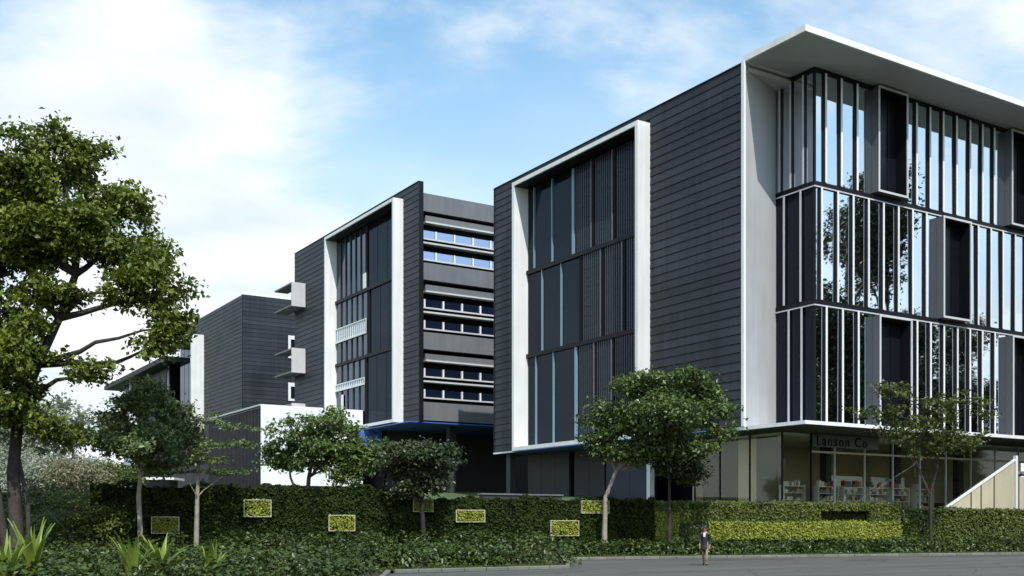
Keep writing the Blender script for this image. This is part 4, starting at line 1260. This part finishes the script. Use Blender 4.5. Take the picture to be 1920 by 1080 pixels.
# ================================================================== SHRUB BEDS
SB = thing('shrub_bed', (*st(-20, -4), 0.1), 'deep bed of dark glossy shrubs along the left kerb', 'shrubs')
def in_left(b0, b1):
    def fn(rng):
        while True:
            b = rng.uniform(b0, b1); a = rng.uniform(-40, 0.2)
            x, y = st(a, b)
            if y > -11.2 and x < -21.2 + (y + 4.4) * 0.71 - 0.9:
                return x, y
    return fn
o = shrub_mass('back_row', 'leaf_shrub', SB, in_left(0.2, 3.3), 210, 120, 0.75, 0.19, 501, 1.1, 1.65)
o = shrub_mass('front_row', 'leaf_shrub', SB, in_left(-14, 0.2), 430, 110, 0.75, 0.19, 502, 0.65, 1.05)
def in_front(rng):
    return rng.uniform(-37, -29.2), rng.uniform(-11.6, -10.6)
def in_near(rng):
    while True:
        x, y = rng.uniform(-56, -36.5), rng.uniform(-19.5, -11)
        if (x + 36.0) * -9.27 + (y + 12.73) * 5.0 > 8:
            return x, y
shrub_mass('near_row', 'leaf_shrub', SB, in_near, 170, 110, 0.7, 0.17, 505, 0.7, 1.0)
o = shrub_mass('kerb_row', 'leaf_shrub', SB, in_front, 30, 110, 0.7, 0.19, 503, 0.85, 1.15)
SR = thing('shrub_row', (*st(25, 2), 0.1), 'low dark shrub row along the right kerb, in front of the bright hedge', 'shrubs')
shrub_mass('foliage', 'leaf_shrub', SR, lambda r: st(r.uniform(0.6, 52), r.uniform(1.5, 3.4)), 330, 110, 0.7, 0.18, 504, 0.75, 1.15)
# grass verges
def grass(name, label, fn, n, h, seed):
    rng = np.random.RandomState(seed)
    xy = np.array([fn(rng) for _ in range(n)])
    P = np.concatenate([xy, 0.10 + h * rng.rand(n, 1) * 0.5], 1)
    Nr = rng.normal(size=(n, 3)) * np.array([1, 1, 0.3])
    o = leaf_object(name, P, Nr, h * rng.uniform(0.7, 1.5, n), 'leaf_grass', None, 0.10, 0.05, seed + 1, up=(0, 0, 2.5))
    return tag(o, label, 'grass', kind='stuff')
grass('verge_grass', 'mown grass strip behind the right kerb', lambda r: st(r.uniform(0.3, 52), r.uniform(0.2, 1.9)), 15000, 0.12, 601)
grass('bed_grass', 'grass strip behind the left kerb', lambda r: (r.uniform(-36.5, -28.3), r.uniform(-12.5, -11.2)), 5000, 0.12, 602)

# ================================================================== STRAP-LEAVED LILIES
def strap_plant(label, x, y, z, H, n, seed, spread=1.0):
    t = thing('strap_lily', (x, y, z), label, 'plant', 'strap-leaved plants at the bottom left')
    rng = random.Random(seed)
    for i in range(n):
        th = 6.283 * (i + rng.uniform(-0.3, 0.3)) / n
        ln = H * rng.uniform(0.75, 1.15); lean = rng.uniform(0.12, 0.55) * spread
        dirv = Vector((math.cos(th), math.sin(th), 0)); side = Vector((-math.sin(th), math.cos(th), 0))
        v, f = [], []
        K = 9
        for k in range(K + 1):
            s = k / K
            out = lean * ln * (s ** 1.8); up = ln * (s - 0.42 * lean * s ** 3.2)
            c = Vector((x, y, z)) + dirv * (out + 0.05) + Vector((0, 0, up))
            w = 0.085 * (1 - s ** 3) * (0.7 + 0.6 * math.sin(math.pi * min(1, s + 0.15))) + 0.004
            v += [tuple(c - side * w + dirv * 0.02), tuple(c - dirv * 0.012), tuple(c + side * w + dirv * 0.02)]
            if k:
                b = (k - 1) * 3
                f += [(b, b + 1, b + 4, b + 3), (b + 1, b + 2, b + 5, b + 4)]
        mb = MB(); mb.v = v; mb.f = f
        mb.build('leaf', 'leaf_lily', t, True)
    return t

strap_plant('tall strap-leaved lily nearest the left edge of the picture', -49.6, -17.2, 0.1, 1.6, 12, 701)
strap_plant('tallest strap-leaved lily, upright, at the bottom left', -48.9, -16.5, 0.1, 1.95, 14, 702, 0.75)
strap_plant('strap-leaved lily with two bright upright leaves, second clump from the left', -46.5, -17.9, 0.1, 1.65, 13, 703, 0.9)
strap_plant('strap-leaved lily with leaves arching to the right, third clump from the left', -45.6, -17.3, 0.1, 1.55, 14, 704, 1.35)
strap_plant('lowest strap-leaved lily, rightmost of the clumps', -44.3, -18.0, 0.1, 1.4, 11, 705, 1.0)

# ================================================================== PEDESTRIAN
def skin_mesh(name, verts, edges, radii, root, sub=2):
    me = bpy.data.meshes.new(name + '_tmp')
    me.from_pydata(verts, edges, [])
    ob = bpy.data.objects.new(name + '_tmp', me)
    COL.objects.link(ob)
    md = ob.modifiers.new('skin', 'SKIN')
    for i, r in enumerate(radii):
        sv = me.skin_vertices[0].data[i]
        sv.radius = r if isinstance(r, tuple) else (r, r)
        sv.use_root = (i == root)
    ob.modifiers.new('sub', 'SUBSURF').levels = sub
    dg = bpy.context.evaluated_depsgraph_get()
    dg.update()
    out = bpy.data.meshes.new_from_object(ob.evaluated_get(dg))
    out.name = name
    bpy.data.objects.remove(ob)
    out.polygons.foreach_set('use_smooth', [True] * len(out.polygons))
    return out


def pedestrian(px, py, face):
    t = thing('person', (px, py, 0.0), 'person in a dark jacket and skirt walking on the road beside the kerb', 'person')
    fx, fy = math.cos(face), math.sin(face)
    def W(s, f, z):                      # s to the person's left, f forward
        return (s * -fy + f * fx, s * fx + f * fy, z)
    def add(name, mesh, mat):
        mesh.materials.clear(); mesh.materials.append(MATS[mat])
        o = bpy.data.objects.new(name, mesh)
        link(o, t, (px, py, 0))
        return o
    J = [W(0, 0, 0.98), W(0, 0.01, 1.12), W(0, 0.02, 1.30), W(0, 0.01, 1.43), W(0, 0.02, 1.50), W(0, 0.05, 1.60), W(0, 0.06, 1.68),          # 0-6 spine, head
         W(0.09, 0, 0.93), W(0.10, 0.14, 0.53), W(0.09, 0.16, 0.30), W(0.09, 0.10, 0.09), W(0.10, 0.26, 0.05),                              # 7-11 left leg forward
         W(-0.09, 0, 0.93), W(-0.10, -0.03, 0.52), W(-0.10, -0.16, 0.30), W(-0.10, -0.27, 0.11), W(-0.10, -0.15, 0.05),                      # 12-16 right leg back
         W(0.18, 0.01, 1.40), W(0.23, -0.07, 1.13), W(0.22, 0.02, 0.90), W(0.21, 0.06, 0.82),                                                # 17-20 left arm
         W(-0.18, 0.01, 1.40), W(-0.23, 0.03, 1.13), W(-0.21, 0.16, 0.93), W(-0.20, 0.21, 0.86)]                                             # 21-24 right arm
    E = [(0, 1), (1, 2), (2, 3), (3, 4), (4, 5), (5, 6), (0, 7), (7, 8), (8, 9), (9, 10), (10, 11), (0, 12), (12, 13), (13, 14), (14, 15), (15, 16),
         (3, 17), (17, 18), (18, 19), (19, 20), (3, 21), (21, 22), (22, 23), (23, 24)]
    Rr = [0.13, 0.11, 0.13, 0.10, 0.052, 0.085, 0.075, 0.09, 0.058, 0.055, 0.036, 0.035, 0.09, 0.058, 0.055, 0.036, 0.035, 0.055, 0.042, 0.03, 0.025, 0.055, 0.042, 0.03, 0.025]
    # hands: five fingers rooted in each palm
    def hand(ip, sgn):
        b = Vector(J[ip]); d = (Vector(J[ip]) - Vector(J[ip - 1])).normalized()
        sd = Vector(W(0, 1, 0))
        palm = len(J); J.append(tuple(b + d * 0.06)); Rr.append(0.030); E.append((ip, palm))
        for q, ln in ((-0.030, 0.065), (-0.010, 0.078), (0.010, 0.072), (0.028, 0.058)):
            k = len(J)
            J.append(tuple(b + d * 0.10 + sd * q)); Rr.append(0.010); E.append((palm, k))
            J.append(tuple(b + d * (0.10 + ln) + sd * (q + 0.012) )); Rr.append(0.008); E.append((k, k + 1))
        k = len(J)
        J.append(tuple(b + d * 0.05 + sd * 0.05)); Rr.append(0.011); E.append((ip, k))
        J.append(tuple(b + d * 0.09 + sd * 0.065)); Rr.append(0.009); E.append((k, k + 1))
    hand(20, 1); hand(24, -1)
    body = skin_mesh('body', J, E, Rr, 0)
    add('body', body, 'skin')
    # face: nose, brow, ears
    fb = MB()
    n0 = Vector((px, py, 0))
    def fp(s, f, z): return tuple(n0 + Vector(W(s, f, z)))
    fb.tube([fp(0, 0.135, 1.645), fp(0, 0.158, 1.612), fp(0, 0.150, 1.600)], [0.008, 0.014, 0.010], 6)
    for s in (-1, 1):
        fb.tube([fp(s * 0.082, 0.05, 1.655), fp(s * 0.092, 0.045, 1.63), fp(s * 0.082, 0.05, 1.60)], [0.012, 0.018, 0.010], 6)
    fb.build('nose_and_ears', 'skin', t, True)
    for s in (-1, 1):
        MB().tube([fp(s * 0.030, 0.132, 1.642), fp(s * 0.030, 0.140, 1.642)], [0.012, 0.010], 8).build('eye', 'hair', t, True)
    MB().tube([fp(-0.025, 0.136, 1.572), fp(0, 0.144, 1.570), fp(0.025, 0.136, 1.572)], [0.004, 0.008, 0.004], 6).build('mouth', 'goods0', t, True)
    # hair cap and back of the head
    hm = skin_mesh('hair', [W(0, 0.07, 1.735), W(0, 0.0, 1.70), W(0, -0.035, 1.62), W(0, -0.03, 1.50)], [(0, 1), (1, 2), (2, 3)], [0.075, 0.10, 0.092, 0.06], 1)
    add('hair', hm, 'hair')
    # jacket with sleeves, and skirt
    jm = skin_mesh('jacket', [W(0, 0, 0.88), W(0, 0.01, 1.12), W(0, 0.02, 1.30), W(0, 0.0, 1.43), W(0.18, 0.01, 1.405), W(0.23, -0.07, 1.13), W(0.22, 0.02, 0.92), W(-0.18, 0.01, 1.405), W(-0.23, 0.03, 1.13), W(-0.21, 0.15, 0.95)],
                   [(0, 1), (1, 2), (2, 3), (3, 4), (4, 5), (5, 6), (3, 7), (7, 8), (8, 9)], [0.175, 0.145, 0.155, 0.115, 0.075, 0.062, 0.05, 0.075, 0.062, 0.05], 1)
    add('jacket', jm, 'black_cloth')
    km = skin_mesh('skirt', [W(0, 0, 0.98), W(0, 0.02, 0.78), W(0, 0.03, 0.60)], [(0, 1), (1, 2)], [0.165, 0.175, 0.17], 0)
    add('skirt', km, 'black_cloth')
    MB().prism([fp(-0.045, 0.162, 0)[:2], fp(0.045, 0.162, 0)[:2], fp(0.045, 0.172, 0)[:2], fp(-0.045, 0.172, 0)[:2]], 1.27, 1.455).build('shirt_front', 'white_cloth', t)
    for s, (f0, z0, f1, z1) in ((0.095, (0.07, 0.05, 0.29, 0.04)), (-0.10, (-0.30, 0.09, -0.11, 0.035))):
        sm_ = skin_mesh('shoe', [W(s, f0, z0), W(s, (f0 + f1) / 2, (z0 + z1) / 2), W(s, f1, z1)], [(0, 1), (1, 2)], [0.046, 0.05, 0.038], 0, 1)
        add('shoe', sm_, 'leather')
    return t


pedestrian(-20.75, -13.16, math.atan2(-0.846, -0.533) - 0.35)

# ground cover on the grassed slope at the left
def slope_cover(name, label, mat, n, a0, a1, b0, b1, seed, leaf, h):
    rng = np.random.RandomState(seed)
    Ps, Ns = [], []
    for i in range(n):
        a = rng.uniform(a0, a1); b = rng.uniform(b0, b1)
        x, y = st(a, b); k = rng.poisson(60); r = rng.uniform(0.5, 1.0)
        d = rng.normal(size=(k, 3)); d /= np.linalg.norm(d, axis=1, keepdims=True); d[:, 2] = np.abs(d[:, 2])
        Ps.append(np.array([x, y, tz(a, b)]) + d * np.array([r, r, h * rng.uniform(0.5, 1.2)])); Ns.append(d + np.array([0, 0, 0.6]) + rng.normal(size=(k, 3)) * 0.5)
    P = np.concatenate(Ps)
    o = leaf_object(name, P, np.concatenate(Ns), leaf * rng.uniform(0.6, 1.4, len(P)), mat, None, seed=seed + 1)
    return tag(o, label, 'ground cover', kind='stuff')
slope_cover('slope_cover', 'mixed olive ground cover on the slope left of the green wall', 'leaf_hedge', 1300, -60, -22.6, 0.5, 22, 801, 0.19, 0.6)
slope_cover('terrace_cover', 'low dark planting on the terrace behind the green wall', 'leaf_wall_shade', 420, -23, 45, 5.6, 20, 802, 0.17, 0.4)
